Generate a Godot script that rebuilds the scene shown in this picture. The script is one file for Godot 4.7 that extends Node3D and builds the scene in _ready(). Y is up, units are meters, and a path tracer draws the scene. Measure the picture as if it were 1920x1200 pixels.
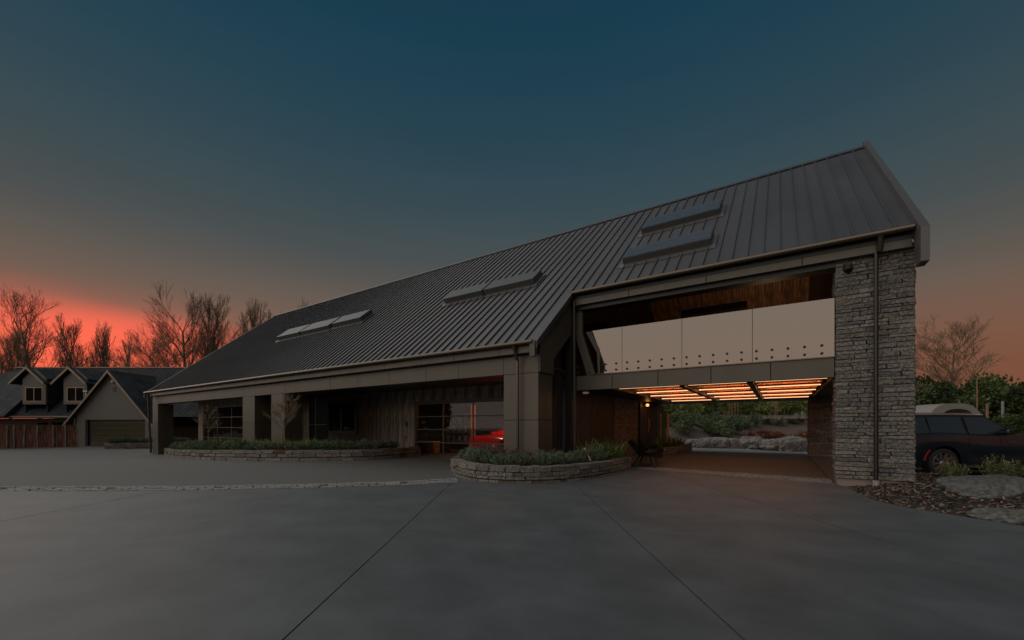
extends Node3D
# World axes: X runs along the long barn (to the right), Y is up, -Z runs into the depth. "v" below is depth, v = -z.

const YAW := 33.168
const EYE := 1.3
const CY := 0.83708
const SY := 0.54711
const M := 0.84          # roof pitch (rise over run)

var rng := RandomNumberGenerator.new()
var mats := {}

# ------------------------------------------------------------------ mesh builder
class MB:
	var v := PackedVector3Array()
	var n := PackedVector3Array()
	var c := PackedColorArray()
	var i := PackedInt32Array()
	var col := Color(1, 1, 1)
	var xf := Transform3D()
	func vert(p: Vector3, nn: Vector3) -> int:
		v.append(xf * p); n.append((xf.basis * nn).normalized()); c.append(col)
		return v.size() - 1
	func tri(a: Vector3, b: Vector3, d: Vector3) -> void:
		var nn := (d - a).cross(b - a).normalized()
		var k := vert(a, nn); vert(b, nn); vert(d, nn)
		i.append_array([k, k + 1, k + 2])
	func quad(a: Vector3, b: Vector3, d: Vector3, e: Vector3) -> void:
		var nn := (d - a).cross(b - a).normalized()
		var k := vert(a, nn); vert(b, nn); vert(d, nn); vert(e, nn)
		i.append_array([k, k + 1, k + 2, k, k + 2, k + 3])
	func hexa(p: Array) -> void:
		# corners: 0..3 lower ring, 4..7 upper ring; ring order (x0,z0) (x1,z0) (x1,z1) (x0,z1)
		quad(p[4], p[5], p[6], p[7])
		quad(p[3], p[2], p[1], p[0])
		quad(p[0], p[1], p[5], p[4])
		quad(p[1], p[2], p[6], p[5])
		quad(p[2], p[3], p[7], p[6])
		quad(p[3], p[0], p[4], p[7])
	func bx(x0: float, x1: float, y0: float, y1: float, v0: float, v1: float) -> void:
		var za := -v1
		var zb := -v0
		hexa([Vector3(x0, y0, za), Vector3(x1, y0, za), Vector3(x1, y0, zb), Vector3(x0, y0, zb), Vector3(x0, y1, za), Vector3(x1, y1, za), Vector3(x1, y1, zb), Vector3(x0, y1, zb)])
	func cham(x0: float, x1: float, y0: float, y1: float, v0: float, v1: float, e: float) -> void:
		# a box whose twelve edges are cut at 45 degrees
		var a := Vector3(x0, y0, -v1)
		var b := Vector3(x1, y1, -v0)
		var s := func(p: Vector3) -> Vector3: return Vector3(a.x if p.x < 0 else b.x, a.y if p.y < 0 else b.y, a.z if p.z < 0 else b.z)
		var f := {}
		for sx in [-1, 1]:
			for sy in [-1, 1]:
				for sz in [-1, 1]:
					var q: Vector3 = s.call(Vector3(sx, sy, sz))
					for ax in 3:
						var w := Vector3(q.x - sx * e, q.y - sy * e, q.z - sz * e)
						w[ax] = q[ax]
						f[[sx, sy, sz, ax]] = w
		var mid := (a + b) / 2
		var put := func(pts: Array) -> void:
			var nn: Vector3 = (pts[2] - pts[0]).cross(pts[1] - pts[0])
			if nn.dot((pts[0] + pts[2]) / 2 - mid) < 0: pts.reverse()
			if pts.size() == 4: quad(pts[0], pts[1], pts[2], pts[3])
			else: tri(pts[0], pts[1], pts[2])
		for ax in 3:
			var u := (ax + 1) % 3
			var w := (ax + 2) % 3
			for sgn in [-1, 1]:
				var ring := []
				for d in [[-1, -1], [1, -1], [1, 1], [-1, 1]]:
					var k := [0, 0, 0, ax]
					k[ax] = sgn; k[u] = d[0]; k[w] = d[1]
					ring.append(f[k])
				put.call(ring)
			for d in [[-1, -1], [1, -1], [1, 1], [-1, 1]]:   # edges along ax
				var k0 := [0, 0, 0, u]
				k0[ax] = -1; k0[u] = d[0]; k0[w] = d[1]
				var k1 := k0.duplicate(); k1[ax] = 1
				var k2 := k1.duplicate(); k2[3] = w
				var k3 := k0.duplicate(); k3[3] = w
				put.call([f[k0], f[k1], f[k2], f[k3]])
		for sx in [-1, 1]:
			for sy in [-1, 1]:
				for sz in [-1, 1]:
					put.call([f[[sx, sy, sz, 0]], f[[sx, sy, sz, 1]], f[[sx, sy, sz, 2]]])
	func bar(p: Vector3, q: Vector3, w: float, h: float, up := Vector3.UP) -> void:
		var d := (q - p).normalized()
		var s := d.cross(up).normalized() * w / 2
		var u := s.cross(d).normalized() * h / 2
		hexa([p - s - u, p + s - u, q + s - u, q - s - u, p - s + u, p + s + u, q + s + u, q - s + u])
	func tube(p: Vector3, q: Vector3, r0: float, r1: float, k := 6, caps := false) -> void:
		var d := (q - p).normalized()
		var s := d.cross(Vector3(0.123, 0.9, 0.31) if absf(d.y) < 0.9 else Vector3(1, 0.1, 0)).normalized()
		var u := s.cross(d)
		var base := v.size()
		for j in k:
			var a := TAU * j / k
			var o := s * cos(a) + u * sin(a)
			vert(p + o * r0, o); vert(q + o * r1, o)
		for j in k:
			var a0 := base + 2 * j
			var a1 := base + 2 * ((j + 1) % k)
			i.append_array([a0, a1, a1 + 1, a0, a1 + 1, a0 + 1])
		if caps:
			for j in k:
				var b0 := TAU * j / k
				var b1 := TAU * (j + 1) / k
				var o0 := s * cos(b0) + u * sin(b0)
				var o1 := s * cos(b1) + u * sin(b1)
				tri(q, q + o0 * r1, q + o1 * r1)
				tri(p, p + o1 * r0, p + o0 * r0)
	func prism(pts: Array, ext: Vector3) -> void:
		# pts: planar outline (Vector3), extruded by ext
		var nn := Vector3.ZERO
		for k in pts.size():
			nn += (pts[k] as Vector3).cross(pts[(k + 1) % pts.size()])
		var p := pts.duplicate()
		if nn.dot(ext) > 0: p.reverse()
		nn = nn.normalized()
		var ax := nn.abs().max_axis_index()
		var flat := PackedVector2Array()
		for q: Vector3 in p:
			flat.append(Vector2(q[(ax + 1) % 3], q[(ax + 2) % 3]))
		var t := Geometry2D.triangulate_polygon(flat)
		for k in range(0, t.size(), 3):
			var a: Vector3 = p[t[k]]
			var b: Vector3 = p[t[k + 1]]
			var d: Vector3 = p[t[k + 2]]
			if (d - a).cross(b - a).dot(ext) > 0:
				var s := b; b = d; d = s
			tri(a, b, d)
			tri(a + ext, d + ext, b + ext)
		for k in p.size():
			var a: Vector3 = p[k]
			var b: Vector3 = p[(k + 1) % p.size()]
			quad(a, a + ext, b + ext, b)
	func surf(g: Array, flip := false) -> void:
		# a smooth sheet through a grid of points
		var rows := g.size()
		var cols: int = g[0].size()
		var base := v.size()
		for r in rows:
			for q in cols:
				var du: Vector3 = g[r][mini(q + 1, cols - 1)] - g[r][maxi(q - 1, 0)]
				var dv: Vector3 = g[mini(r + 1, rows - 1)][q] - g[maxi(r - 1, 0)][q]
				var nn := du.cross(dv)
				if nn.length() < 1e-9: nn = Vector3.UP
				vert(g[r][q], -nn if flip else nn)
		for r in rows - 1:
			for q in cols - 1:
				var a := base + r * cols + q
				var b := a + 1
				var d := a + cols
				var e := d + 1
				if flip: i.append_array([a, b, e, a, e, d])
				else: i.append_array([a, d, e, a, e, b])
	func lathe(prof: Array, k: int, o: Transform3D) -> void:
		# prof: Vector2(radius, height) turned about the y axis of o
		var g := []
		for p: Vector2 in prof:
			var row := []
			for j in k + 1:
				var a := TAU * j / k
				row.append(o * Vector3(cos(a) * p.x, p.y, sin(a) * p.x))
			g.append(row)
		surf(g, true)
	func mesh(m: Material) -> ArrayMesh:
		var arr := []
		arr.resize(Mesh.ARRAY_MAX)
		arr[Mesh.ARRAY_VERTEX] = v
		arr[Mesh.ARRAY_NORMAL] = n
		arr[Mesh.ARRAY_COLOR] = c
		arr[Mesh.ARRAY_INDEX] = i
		var am := ArrayMesh.new()
		am.add_surface_from_arrays(Mesh.PRIMITIVE_TRIANGLES, arr)
		am.surface_set_material(0, m)
		return am

# ------------------------------------------------------------------ helpers
func P(x: float, y: float, d: float) -> Vector3:
	return Vector3(x, y, -d)

func C(right: float, fwd: float, y := 0.0) -> Vector3:      # a place given to the right of and ahead of the point where the photographer stood
	return Vector3(right * CY - fwd * SY, y, -(right * SY + fwd * CY))

func gy(x: float) -> float:                                  # the yard falls gently towards the left
	return -0.5 * smoothstep(-14.0, -36.0, x)

func put(called: String, mesh: Mesh, parent: Node = self, kind := "") -> MeshInstance3D:
	var o := MeshInstance3D.new()
	o.name = called
	o.mesh = mesh
	if kind: o.set_meta("kind", kind)
	parent.add_child(o, true)
	return o

func obj(called: String, b: MB, m: Material, parent: Node = self, kind := "") -> MeshInstance3D:
	return put(called, b.mesh(m), parent, kind)

var used := {}
func numbered(called: String) -> String:
	var k: int = used.get(called, 0)
	used[called] = k + 1
	return called if k == 0 else "%s_%03d" % [called, k]

func tag(o: Node3D, label: String, category: String, group := "") -> void:
	o.set_meta("label", label)
	o.set_meta("category", category)
	if group: o.set_meta("group", group)

func thing(called: String, label: String, category: String, at := Vector3.ZERO, turn := 0.0, group := "") -> Node3D:
	var o := Node3D.new()
	o.name = numbered(called)
	add_child(o)
	o.position = at
	o.rotation.y = turn
	tag(o, label, category, group)
	return o

func dup(root: Node3D, called: String, label: String, at: Vector3, turn: float, size := 1.0, group := "") -> Node3D:
	var r: Node3D = root.duplicate()
	r.name = numbered(called)
	add_child(r)
	r.position = at
	r.rotation = Vector3(0, turn, 0)
	r.scale = Vector3.ONE * size
	r.set_meta("label", label)
	if group: r.set_meta("group", group)
	return r

func part(called: String, parent: Node) -> Node3D:
	var o := Node3D.new()
	o.name = called
	parent.add_child(o, true)
	return o

func noise(sd: int, freq: float, lo: float, hi: float, oct := 5, kind := FastNoiseLite.TYPE_SIMPLEX_SMOOTH, size := 512, nrm := false, contrast := 0.0) -> NoiseTexture2D:
	var f := FastNoiseLite.new()
	f.seed = sd
	f.noise_type = kind
	f.frequency = freq
	f.fractal_octaves = oct
	var t := NoiseTexture2D.new()
	t.width = size
	t.height = size
	t.seamless = true
	t.noise = f
	if nrm:
		t.as_normal_map = true
		t.bump_strength = lo
	else:
		var g := Gradient.new()
		g.offsets = PackedFloat32Array([contrast, 1.0 - contrast])
		g.colors = PackedColorArray([Color(lo, lo, lo), Color(hi, hi, hi)])
		t.color_ramp = g
	return t

func mat(called: String, c: Color, rough := 0.8, metal := 0.0, tex: Texture2D = null, scale := Vector3.ONE, vc := false, nrm: Texture2D = null) -> StandardMaterial3D:
	var m := StandardMaterial3D.new()
	m.resource_name = called
	m.albedo_color = c.linear_to_srgb()
	m.roughness = rough
	m.metallic = metal
	if tex:
		m.albedo_texture = tex
		m.uv1_triplanar = true
		m.uv1_world_triplanar = true
		m.uv1_scale = scale
	if nrm:
		m.normal_enabled = true
		m.normal_texture = nrm
		m.uv1_triplanar = true
		m.uv1_world_triplanar = true
		m.uv1_scale = scale
	m.vertex_color_use_as_albedo = vc
	mats[called] = m
	return m

func two_sided(m: StandardMaterial3D, back := 0.0) -> StandardMaterial3D:
	m.cull_mode = BaseMaterial3D.CULL_DISABLED
	if back > 0:
		m.backlight_enabled = true
		m.backlight = Color(back, back, back * 0.6)
	return m

func glow(called: String, c: Color, e: float) -> StandardMaterial3D:
	var m := mat(called, Color(0.8, 0.7, 0.6), 0.4)
	m.emission_enabled = true
	m.emission = c.linear_to_srgb()
	m.emission_energy_multiplier = e
	return m

# ------------------------------------------------------------------ sky
func sky_picture() -> ImageTexture:
	var stops := [[0.0, Color8(118, 74, 56)], [4.5, Color8(122, 79, 60)], [8.0, Color8(122, 84, 66)], [11.5, Color8(116, 90, 76)], [14.5, Color8(102, 90, 81)], [17.5, Color8(88, 86, 81)], [21.5, Color8(71, 79, 81)], [26.0, Color8(60, 76, 81)], [30.5, Color8(50, 72, 82)], [36.0, Color8(39, 67, 81)], [43.0, Color8(27, 62, 79)], [60.0, Color8(19, 50, 70)], [91.0, Color8(15, 40, 60)]]
	var w := 1024
	var hgt := 512
	var im := Image.create_empty(w, hgt, false, Image.FORMAT_RGBF)
	var f := FastNoiseLite.new()
	f.seed = 5
	f.frequency = 0.9
	f.fractal_octaves = 4
	for y in hgt:
		var e := 90.0 - (y + 0.5) / hgt * 180.0
		var el := maxf(e, 0.0)
		var base := Color()
		for k in stops.size() - 1:
			if el >= stops[k][0] and el < stops[k + 1][0]:
				base = (stops[k][1] as Color).srgb_to_linear().lerp((stops[k + 1][1] as Color).srgb_to_linear(), (el - stops[k][0]) / (stops[k + 1][0] - stops[k][0]))
		for x in w:
			var az := (x + 0.5) / w * 360.0                  # from -Z towards +X
			if az > 180: az -= 360
			var d := az + 80.0
			if d > 180: d -= 360
			var dir := Vector3(sin(deg_to_rad(az)), el / 12.0, cos(deg_to_rad(az)))
			var s := f.get_noise_3d(dir.x * 1.6, dir.y * 3.0, dir.z * 1.6)
			var g := exp(-pow((d - 1.0) / 12.5, 2)) * exp(-pow(maxf(el - 9.0 + s * 1.5, 0.0) / 2.6, 2))
			var wide := exp(-pow(d / 60.0, 2)) * exp(-pow(el / 15.0, 2))
			var c := base * (1.0 + 0.05 * s)
			c += Color(0.76, 0.045, 0.02) * g + Color(0.065, 0.02, 0.007) * wide
			im.set_pixel(x, y, Color(c.r, c.g, c.b))
	return ImageTexture.create_from_image(im)

func _ready() -> void:
	rng.seed = 7
	# ---------------- camera: level, yawed, with the lens shifted upwards so that verticals stay vertical
	var cam := Camera3D.new()
	cam.name = "camera"
	cam.near = 0.1
	cam.far = 600.0
	cam.projection = Camera3D.PROJECTION_FRUSTUM
	cam.keep_aspect = Camera3D.KEEP_HEIGHT
	cam.size = 2.0 * 600.0 / 765.0 * cam.near
	cam.frustum_offset = Vector2(0, 200.0 / 765.0 * cam.near)
	cam.position = Vector3(0, EYE, 0)
	cam.rotation.y = deg_to_rad(YAW)
	add_child(cam)
	cam.current = true
	# ---------------- sky, after-glow, exposure
	var env := Environment.new()
	env.background_mode = Environment.BG_SKY
	var sky := Sky.new()
	var pano := PanoramaSkyMaterial.new()
	pano.panorama = sky_picture()
	sky.sky_material = pano
	env.sky = sky
	env.tonemap_mode = Environment.TONE_MAPPER_LINEAR
	env.tonemap_exposure = 1.0
	env.sdfgi_enabled = true
	env.ssao_enabled = true
	env.ssil_enabled = true
	var we := WorldEnvironment.new()
	we.name = "world_environment"
	we.environment = env
	add_child(we)
	var sun := DirectionalLight3D.new()
	sun.name = "after_glow"
	sun.light_energy = 0.6
	sun.light_color = Color(1.0, 0.965, 0.92)
	sun.light_angular_distance = 120.0
	sun.shadow_enabled = true
	sun.look_at_from_position(Vector3.ZERO, Vector3(sin(deg_to_rad(40.0)), -0.78, -cos(deg_to_rad(40.0))))
	add_child(sun)

	materials()
	grounds()
	barn()
	neighbour_house()
	planters()
	trees()
	bank()
	furniture()

func materials() -> void:
	var blotch := noise(11, 0.006, 0.55, 1.0, 6)
	var fine := noise(12, 0.05, 0.72, 1.0, 4)
	var streak := noise(13, 0.012, 0.5, 1.0, 5, FastNoiseLite.TYPE_SIMPLEX_SMOOTH, 512, false, 0.2)
	var rocky := noise(14, 0.02, 0.55, 1.0, 6, FastNoiseLite.TYPE_SIMPLEX_SMOOTH, 512, false, 0.15)
	var bump := noise(15, 0.03, 2.5, 0.0, 6, FastNoiseLite.TYPE_SIMPLEX_SMOOTH, 512, true)
	var grain := noise(16, 0.14, 0.35, 1.0, 3, FastNoiseLite.TYPE_SIMPLEX_SMOOTH, 512, false, 0.2)
	var worn := noise(21, 0.006, 0.82, 1.0, 9, FastNoiseLite.TYPE_SIMPLEX_SMOOTH, 1024, false, 0.12)
	(worn.noise as FastNoiseLite).fractal_gain = 0.66
	mat("concrete", Color(0.09, 0.1, 0.108), 0.5, 0.0, worn, Vector3(0.13, 0.13, 0.16))
	mats.concrete.roughness = 0.56
	mat("aggregate", Color(0.2, 0.2, 0.193), 0.75, 0.0, grain, Vector3.ONE * 0.6)
	mat("joint", Color(0.02, 0.02, 0.02), 0.9)
	mat("soil", Color(0.05, 0.04, 0.03), 0.95, 0.0, grain, Vector3.ONE * 0.8)
	mat("turf", Color(0.06, 0.075, 0.03), 0.95, 0.0, grain, Vector3.ONE * 0.5)
	mat("cladding", Color(0.103, 0.088, 0.066), 0.45, 0.1, noise(22, 0.006, 0.9, 1.0, 5), Vector3(0.25, 0.12, 0.25))
	mat("trim", Color(0.075, 0.066, 0.055), 0.45, 0.2)
	mat("black_metal", Color(0.018, 0.017, 0.016), 0.45, 0.2)
	mat("roof", Color(0.09, 0.091, 0.098), 0.45, 0.3, noise(23, 0.006, 0.86, 1.0, 5), Vector3(0.15, 0.15, 0.15))
	mat("roof_trim", Color(0.1, 0.1, 0.098), 0.45, 0.3)
	mat("gutter", Color(0.12, 0.092, 0.068), 0.26, 0.75)
	mat("dark_pipe", Color(0.04, 0.034, 0.028), 0.3, 0.5)
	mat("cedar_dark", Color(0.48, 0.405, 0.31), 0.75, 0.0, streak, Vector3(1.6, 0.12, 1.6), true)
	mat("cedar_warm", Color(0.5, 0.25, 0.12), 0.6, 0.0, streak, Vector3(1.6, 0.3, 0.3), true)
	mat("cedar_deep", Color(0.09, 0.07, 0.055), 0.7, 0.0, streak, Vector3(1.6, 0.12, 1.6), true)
	mat("room_wall", Color(0.11, 0.085, 0.07), 0.7, 0.0, fine)
	mat("slat", Color(0.5, 0.2, 0.08), 0.55, 0.0, streak, Vector3(0.3, 1, 1.4))
	mat("stone", Color(0.29, 0.265, 0.235), 0.85, 0.0, rocky, Vector3.ONE * 1.3, true, bump)
	mat("mortar", Color(0.06, 0.055, 0.05), 0.95)
	mat("plinth", Color(0.36, 0.28, 0.235), 0.85, 0.0, fine, Vector3.ONE)
	mat("boulder", Color(0.17, 0.17, 0.158), 0.9, 0.0, rocky, Vector3.ONE * 0.9, true, noise(17, 0.03, 9.0, 0.0, 6, FastNoiseLite.TYPE_SIMPLEX_SMOOTH, 512, true))
	mat("pale_boulder", Color(0.5, 0.49, 0.47), 0.9, 0.0, rocky, Vector3.ONE * 0.9, true, bump)
	mat("bank_soil", Color(0.27, 0.2, 0.165), 0.95, 0.0, grain, Vector3.ONE * 0.8)
	mat("sett", Color(0.34, 0.34, 0.33), 0.8, 0.0, rocky, Vector3.ONE * 1.3, true)
	mat("pale_concrete", Color(0.42, 0.43, 0.44), 0.6, 0.0, fine)
	mat("render_wall", Color(0.25, 0.23, 0.2), 0.85, 0.0, fine, Vector3.ONE * 0.5)
	mat("house_trim", Color(0.33, 0.245, 0.18), 0.7)
	mat("slate_roof", Color(0.085, 0.09, 0.1), 0.65, 0.0, blotch, Vector3.ONE * 0.3)
	mats.slate_roof.metallic_specular = 0.2
	mat("fence_wood", Color(0.5, 0.21, 0.12), 0.8, 0.0, streak, Vector3(1.2, 0.1, 1.2), true)
	mat("leaf", Color(1, 1, 1), 0.6, 0.0, null, Vector3.ONE, true)
	two_sided(mats.leaf, 0.25)
	mat("bark", Color(0.22, 0.175, 0.125), 0.9, 0.0, null, Vector3.ONE, true)
	mat("chips", Color(1, 1, 1), 0.9, 0.0, null, Vector3.ONE, true)
	two_sided(mats.chips)
	mat("chair_black", Color(0.025, 0.024, 0.024), 0.5)
	mat("tyre", Color(0.02, 0.02, 0.02), 0.8)
	mat("rim", Color(0.35, 0.35, 0.36), 0.35, 0.8)
	var paint := mat("car_paint", Color(0.006, 0.012, 0.024), 0.35, 0.0)
	paint.clearcoat_enabled = true
	paint.metallic_specular = 0.35
	paint.clearcoat = 1.0
	paint.clearcoat_roughness = 0.04
	var red := mat("red_paint", Color(0.6, 0.008, 0.012), 0.3)
	red.clearcoat_enabled = true
	red.clearcoat = 1.0
	red.clearcoat_roughness = 0.05
	mat("red_plastic", Color(0.5, 0.02, 0.015), 0.3)
	mat("chrome", Color(0.6, 0.6, 0.6), 0.15, 1.0)
	mat("green_paint", Color(0.03, 0.12, 0.02), 0.5)
	mat("pale_wood", Color(0.5, 0.3, 0.19), 0.6)
	mat("stake", Color(0.3, 0.17, 0.1), 0.8)
	mat("shelter", Color(0.3, 0.28, 0.26), 0.5)
	mat("white", Color(0.7, 0.68, 0.64), 0.5)
	var g := mat("glass", Color(0.05, 0.05, 0.05), 0.02)
	g.transparency = BaseMaterial3D.TRANSPARENCY_ALPHA
	g.albedo_color.a = 0.04
	g.metallic_specular = 0.32
	var d := mat("dark_glass", Color(0.012, 0.013, 0.014), 0.06)
	d.metallic_specular = 0.3
	var r := mat("mirror_glass", Color(0.225, 0.197, 0.172), 0.02, 0.88)
	r.transparency = BaseMaterial3D.TRANSPARENCY_ALPHA
	r.albedo_color.a = 0.06
	var rg := mat("roof_glass", Color(0.25, 0.27, 0.28), 0.1, 0.45)
	rg.transparency = BaseMaterial3D.TRANSPARENCY_ALPHA
	rg.albedo_color.a = 0.15
	var sk := mat("sky_glass", Color(0.1, 0.11, 0.115), 0.35, 0.0)
	sk.metallic_specular = 0.2
	glow("strip_glow", Color(1.0, 0.52, 0.24), 1.5)
	glow("lamp_glow", Color(1.0, 0.42, 0.12), 2.0)
	glow("garage_glow", Color(1.0, 0.6, 0.32), 3.0)

# ------------------------------------------------------------------ ground, drive, cobbles, mulch
func slab_mesh(b: MB, poly: PackedVector2Array, top: float, deep: float, slope := true) -> void:
	var t := Geometry2D.triangulate_polygon(poly)
	var up := func(q: Vector2, y: float) -> Vector3: return Vector3(q.x, y + (gy(q.x) if slope else 0.0), -q.y)
	for k in range(0, t.size(), 3):
		var a: Vector3 = up.call(poly[t[k]], top)
		var e: Vector3 = up.call(poly[t[k + 1]], top)
		var d: Vector3 = up.call(poly[t[k + 2]], top)
		if (d - a).cross(e - a).y < 0: b.tri(a, d, e)
		else: b.tri(a, e, d)
	var cw := Geometry2D.is_polygon_clockwise(poly)
	for k in poly.size():
		var p := poly[k]
		var q := poly[(k + 1) % poly.size()]
		if cw: b.quad(up.call(p, top), up.call(p, top - deep), up.call(q, top - deep), up.call(q, top))
		else: b.quad(up.call(q, top), up.call(q, top - deep), up.call(p, top - deep), up.call(p, top))

const COBBLE := [[-21.5, -4.1, -22.0, -3.7], [-16.5, -1.0, -17.2, -0.8], [-12.95, 1.22, -14.0, 1.34], [-11.24, 2.39, -12.1, 2.6], [-9.61, 3.62, -10.25, 3.9], [-8.07, 4.97, -8.65, 5.35], [-6.95, 6.15, -7.4, 6.6], [-6.2, 7.25, -6.7, 7.75]]

func grounds() -> void:
	# the open ground to the horizon
	var b := MB.new()
	var xs := [-400.0, -120.0, -60.0, -40.0, -36.0, -32.0, -28.0, -24.0, -20.0, -16.0, -14.0, -8.0, 0.0, 20.0, 60.0, 400.0]
	var vs := [-300.0, -60.0, -12.0, 0.0, 10.0, 20.0, 40.0, 80.0, 400.0]
	var g := []
	for v: float in vs:
		var row := []
		for x: float in xs: row.append(P(x, gy(x) - 0.06, v))
		g.append(row)
	b.surf(g, true)
	obj("ground", b, mats.turf, self, "structure")
	# the yard of exposed aggregate
	b = MB.new()
	g = []
	for v in range(-12, 46, 2):
		var row := []
		for k in 65: row.append(P(-60.0 + k * (61.1 / 64.0), gy(-60.0 + k * (61.1 / 64.0)), v * 1.0 if v < 45 else 45.0))
		g.append(row)
	b.surf(g, true)
	obj("courtyard", b, mats.aggregate, self, "structure")
	# concrete apron in separate bays, with open joints
	var apron := PackedVector2Array()
	for q in COBBLE: apron.append(Vector2(q[0] + 0.01, q[1]))
	for q in [[-5.6, 7.75], [-4.6, 8.6], [-4.0, 10.0], [-3.9, 12.55], [1.03, 11.72], [1.23, 11.1], [1.3, 9.86], [1.5, 9.17], [1.95, 8.61], [2.4, 8.25], [2.75, 7.9], [3.5, 7.4], [6.0, 6.4], [14.0, 5.0], [14.0, -11.5], [-25.0, -11.5]]: apron.append(Vector2(q[0], q[1]))
	var drive := part("driveway", self)
	drive.set_meta("kind", "structure")
	var bed := MB.new()
	slab_mesh(bed, apron, 0.0115, 0.05, false)
	obj("joint_filler", bed, mats.joint, drive)
	var gap := 0.007
	for cx: Array in [[-30.0, -6.94, 0], [-6.94, -1.38, 0], [-1.38, 1.40, 1], [1.40, 4.18, 1], [4.18, 20.0, 1]]:
		for cy: Array in ([[-14.0, 0.6], [0.6, 5.0], [5.0, 16.0]] if cx[2] else [[-14.0, 0.6], [0.6, 30.0]]):
			var cell := PackedVector2Array()
			for q in [[cx[0] + gap, cy[0] + 0.002], [cx[1] - gap, cy[0] + 0.002], [cx[1] - gap, cy[1] - 0.002], [cx[0] + gap, cy[1] - 0.002]]:
				var w := C(q[0], q[1])
				cell.append(Vector2(w.x, -w.z))
			for piece in Geometry2D.intersect_polygons(apron, cell):
				var s := MB.new()
				slab_mesh(s, piece, 0.016, 0.04, false)
				obj("concrete_slab", s, mats.concrete, drive)
	# the drive through the gateway, and the border of setts
	var pass_b := MB.new()
	slab_mesh(pass_b, PackedVector2Array([Vector2(-3.9, 12.55), Vector2(1.03, 11.72), Vector2(1.05, 24.0), Vector2(-3.8, 22.6)]), 0.012, 0.04)
	obj("gateway_drive", pass_b, mats.aggregate, self, "structure")
	var road := MB.new()
	slab_mesh(road, PackedVector2Array([Vector2(-16, 22.7), Vector2(8, 24.1), Vector2(12, 27), Vector2(2, 25.5), Vector2(-0.5, 25.6), Vector2(-3.5, 29.5), Vector2(-16, 32)]), 0.016, 0.04)
	obj("rear_drive", road, mats.pale_concrete, self, "structure")
	var st := part("cobble_border", self)
	st.set_meta("kind", "structure")
	for k in COBBLE.size() - 1:
		var a0 := Vector2(COBBLE[k][0], COBBLE[k][1])
		var a1 := Vector2(COBBLE[k + 1][0], COBBLE[k + 1][1])
		var c0 := Vector2(COBBLE[k][2], COBBLE[k][3])
		var c1 := Vector2(COBBLE[k + 1][2], COBBLE[k + 1][3])
		setts(st, a0, a1, c0, c1)
	setts(st, Vector2(-3.9, 12.58), Vector2(1.04, 11.75), Vector2(-3.85, 13.35), Vector2(1.07, 12.62))
	# bark mulch round the pillar and along the drive
	var mul := MB.new()
	g = []
	var edge := [[1.24, 12.4], [1.24, 11.1], [1.3, 9.86], [1.5, 9.17], [1.95, 8.61], [2.4, 8.25], [2.75, 7.9], [3.5, 7.4], [6.0, 6.4], [14.0, 5.0]]
	for q in edge:
		var row := []
		for k in 7:
			var t := k / 6.0
			row.append(P(lerpf(q[0], q[0] + 1.2 + 0.5 * q[0], t), -0.035 + 0.16 * smoothstep(0, 0.5, t), lerpf(q[1], maxf(13.0, q[1] + 5.2), t)))
		g.append(row)
	mul.surf(g, false)
	obj("mulch_bed", mul, mats.soil, self, "structure")
	var chips := MB.new()
	for k in 5200:
		var w: Vector3
		var e := rng.randi_range(0, 7)
		var t := rng.randf()
		var ea := Vector2(edge[e][0], edge[e][1]).lerp(Vector2(edge[e + 1][0], edge[e + 1][1]), rng.randf())
		w = P(lerpf(ea.x, ea.x + 1.2 + 0.5 * ea.x, t), -0.035 + 0.16 * smoothstep(0, 0.5, t) + 0.012, lerpf(ea.y, maxf(13.0, ea.y + 5.2), t))
		if w.x > 9: continue
		var l := rng.randf_range(0.02, 0.06)
		var s := rng.randf_range(0.008, 0.02)
		chips.col = Color(0.16, 0.11, 0.08) * rng.randf_range(0.35, 1.5)
		chips.xf = Transform3D(Basis.from_euler(Vector3(rng.randf_range(-0.6, 0.6), rng.randf() * TAU, rng.randf_range(-0.6, 0.6))), w)
		chips.quad(Vector3(-l, 0, -s), Vector3(-l, 0, s), Vector3(l, 0, s * 0.7), Vector3(l, 0, -s * 0.8))
	obj("bark_chips", chips, mats.chips, self, "stuff")

func setts(parent: Node, a0: Vector2, a1: Vector2, c0: Vector2, c1: Vector2) -> void:
	var n := maxi(2, roundi(a0.distance_to(a1) / 0.3))
	for r in 3:
		var off := 0.0 if r != 1 else 0.5
		for k in n:
			var u0 := clampf((k + off) / n + rng.randf_range(-0.05, 0.05) / n, 0, 1)
			var u1 := clampf((k + 0.93 + off) / n + rng.randf_range(-0.04, 0.04) / n, 0, 1)
			if u1 - u0 < 0.2 / n: continue
			var t0 := (r + 0.05) / 3.0
			var t1 := (r + 0.95) / 3.0
			var poly := PackedVector2Array()
			for q in [[u0, t0], [u1, t0], [u1, t1], [u0, t1]]:
				poly.append(a0.lerp(a1, q[0]).lerp(c0.lerp(c1, q[0]), q[1]) + Vector2(rng.randf_range(-0.012, 0.012), rng.randf_range(-0.012, 0.012)))
			var b := MB.new()
			b.col = Color.WHITE * rng.randf_range(0.75, 1.25)
			slab_mesh(b, poly, 0.018 + rng.randf() * 0.01, 0.04)
			obj("cobblestone", b, mats.sett, parent)

# ------------------------------------------------------------------ stone walling
var stone_ids := 0
func stone_tint() -> Color:
	var k := rng.randf_range(0.62, 1.2)
	var w := rng.randf_range(-0.07, 0.1)
	if rng.randf() < 0.015: return Color(0.85, 0.62, 0.5) * 0.8
	return Color(1.0 + w, 1.0 + w * 0.4, 1.0 - w) * k

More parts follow.
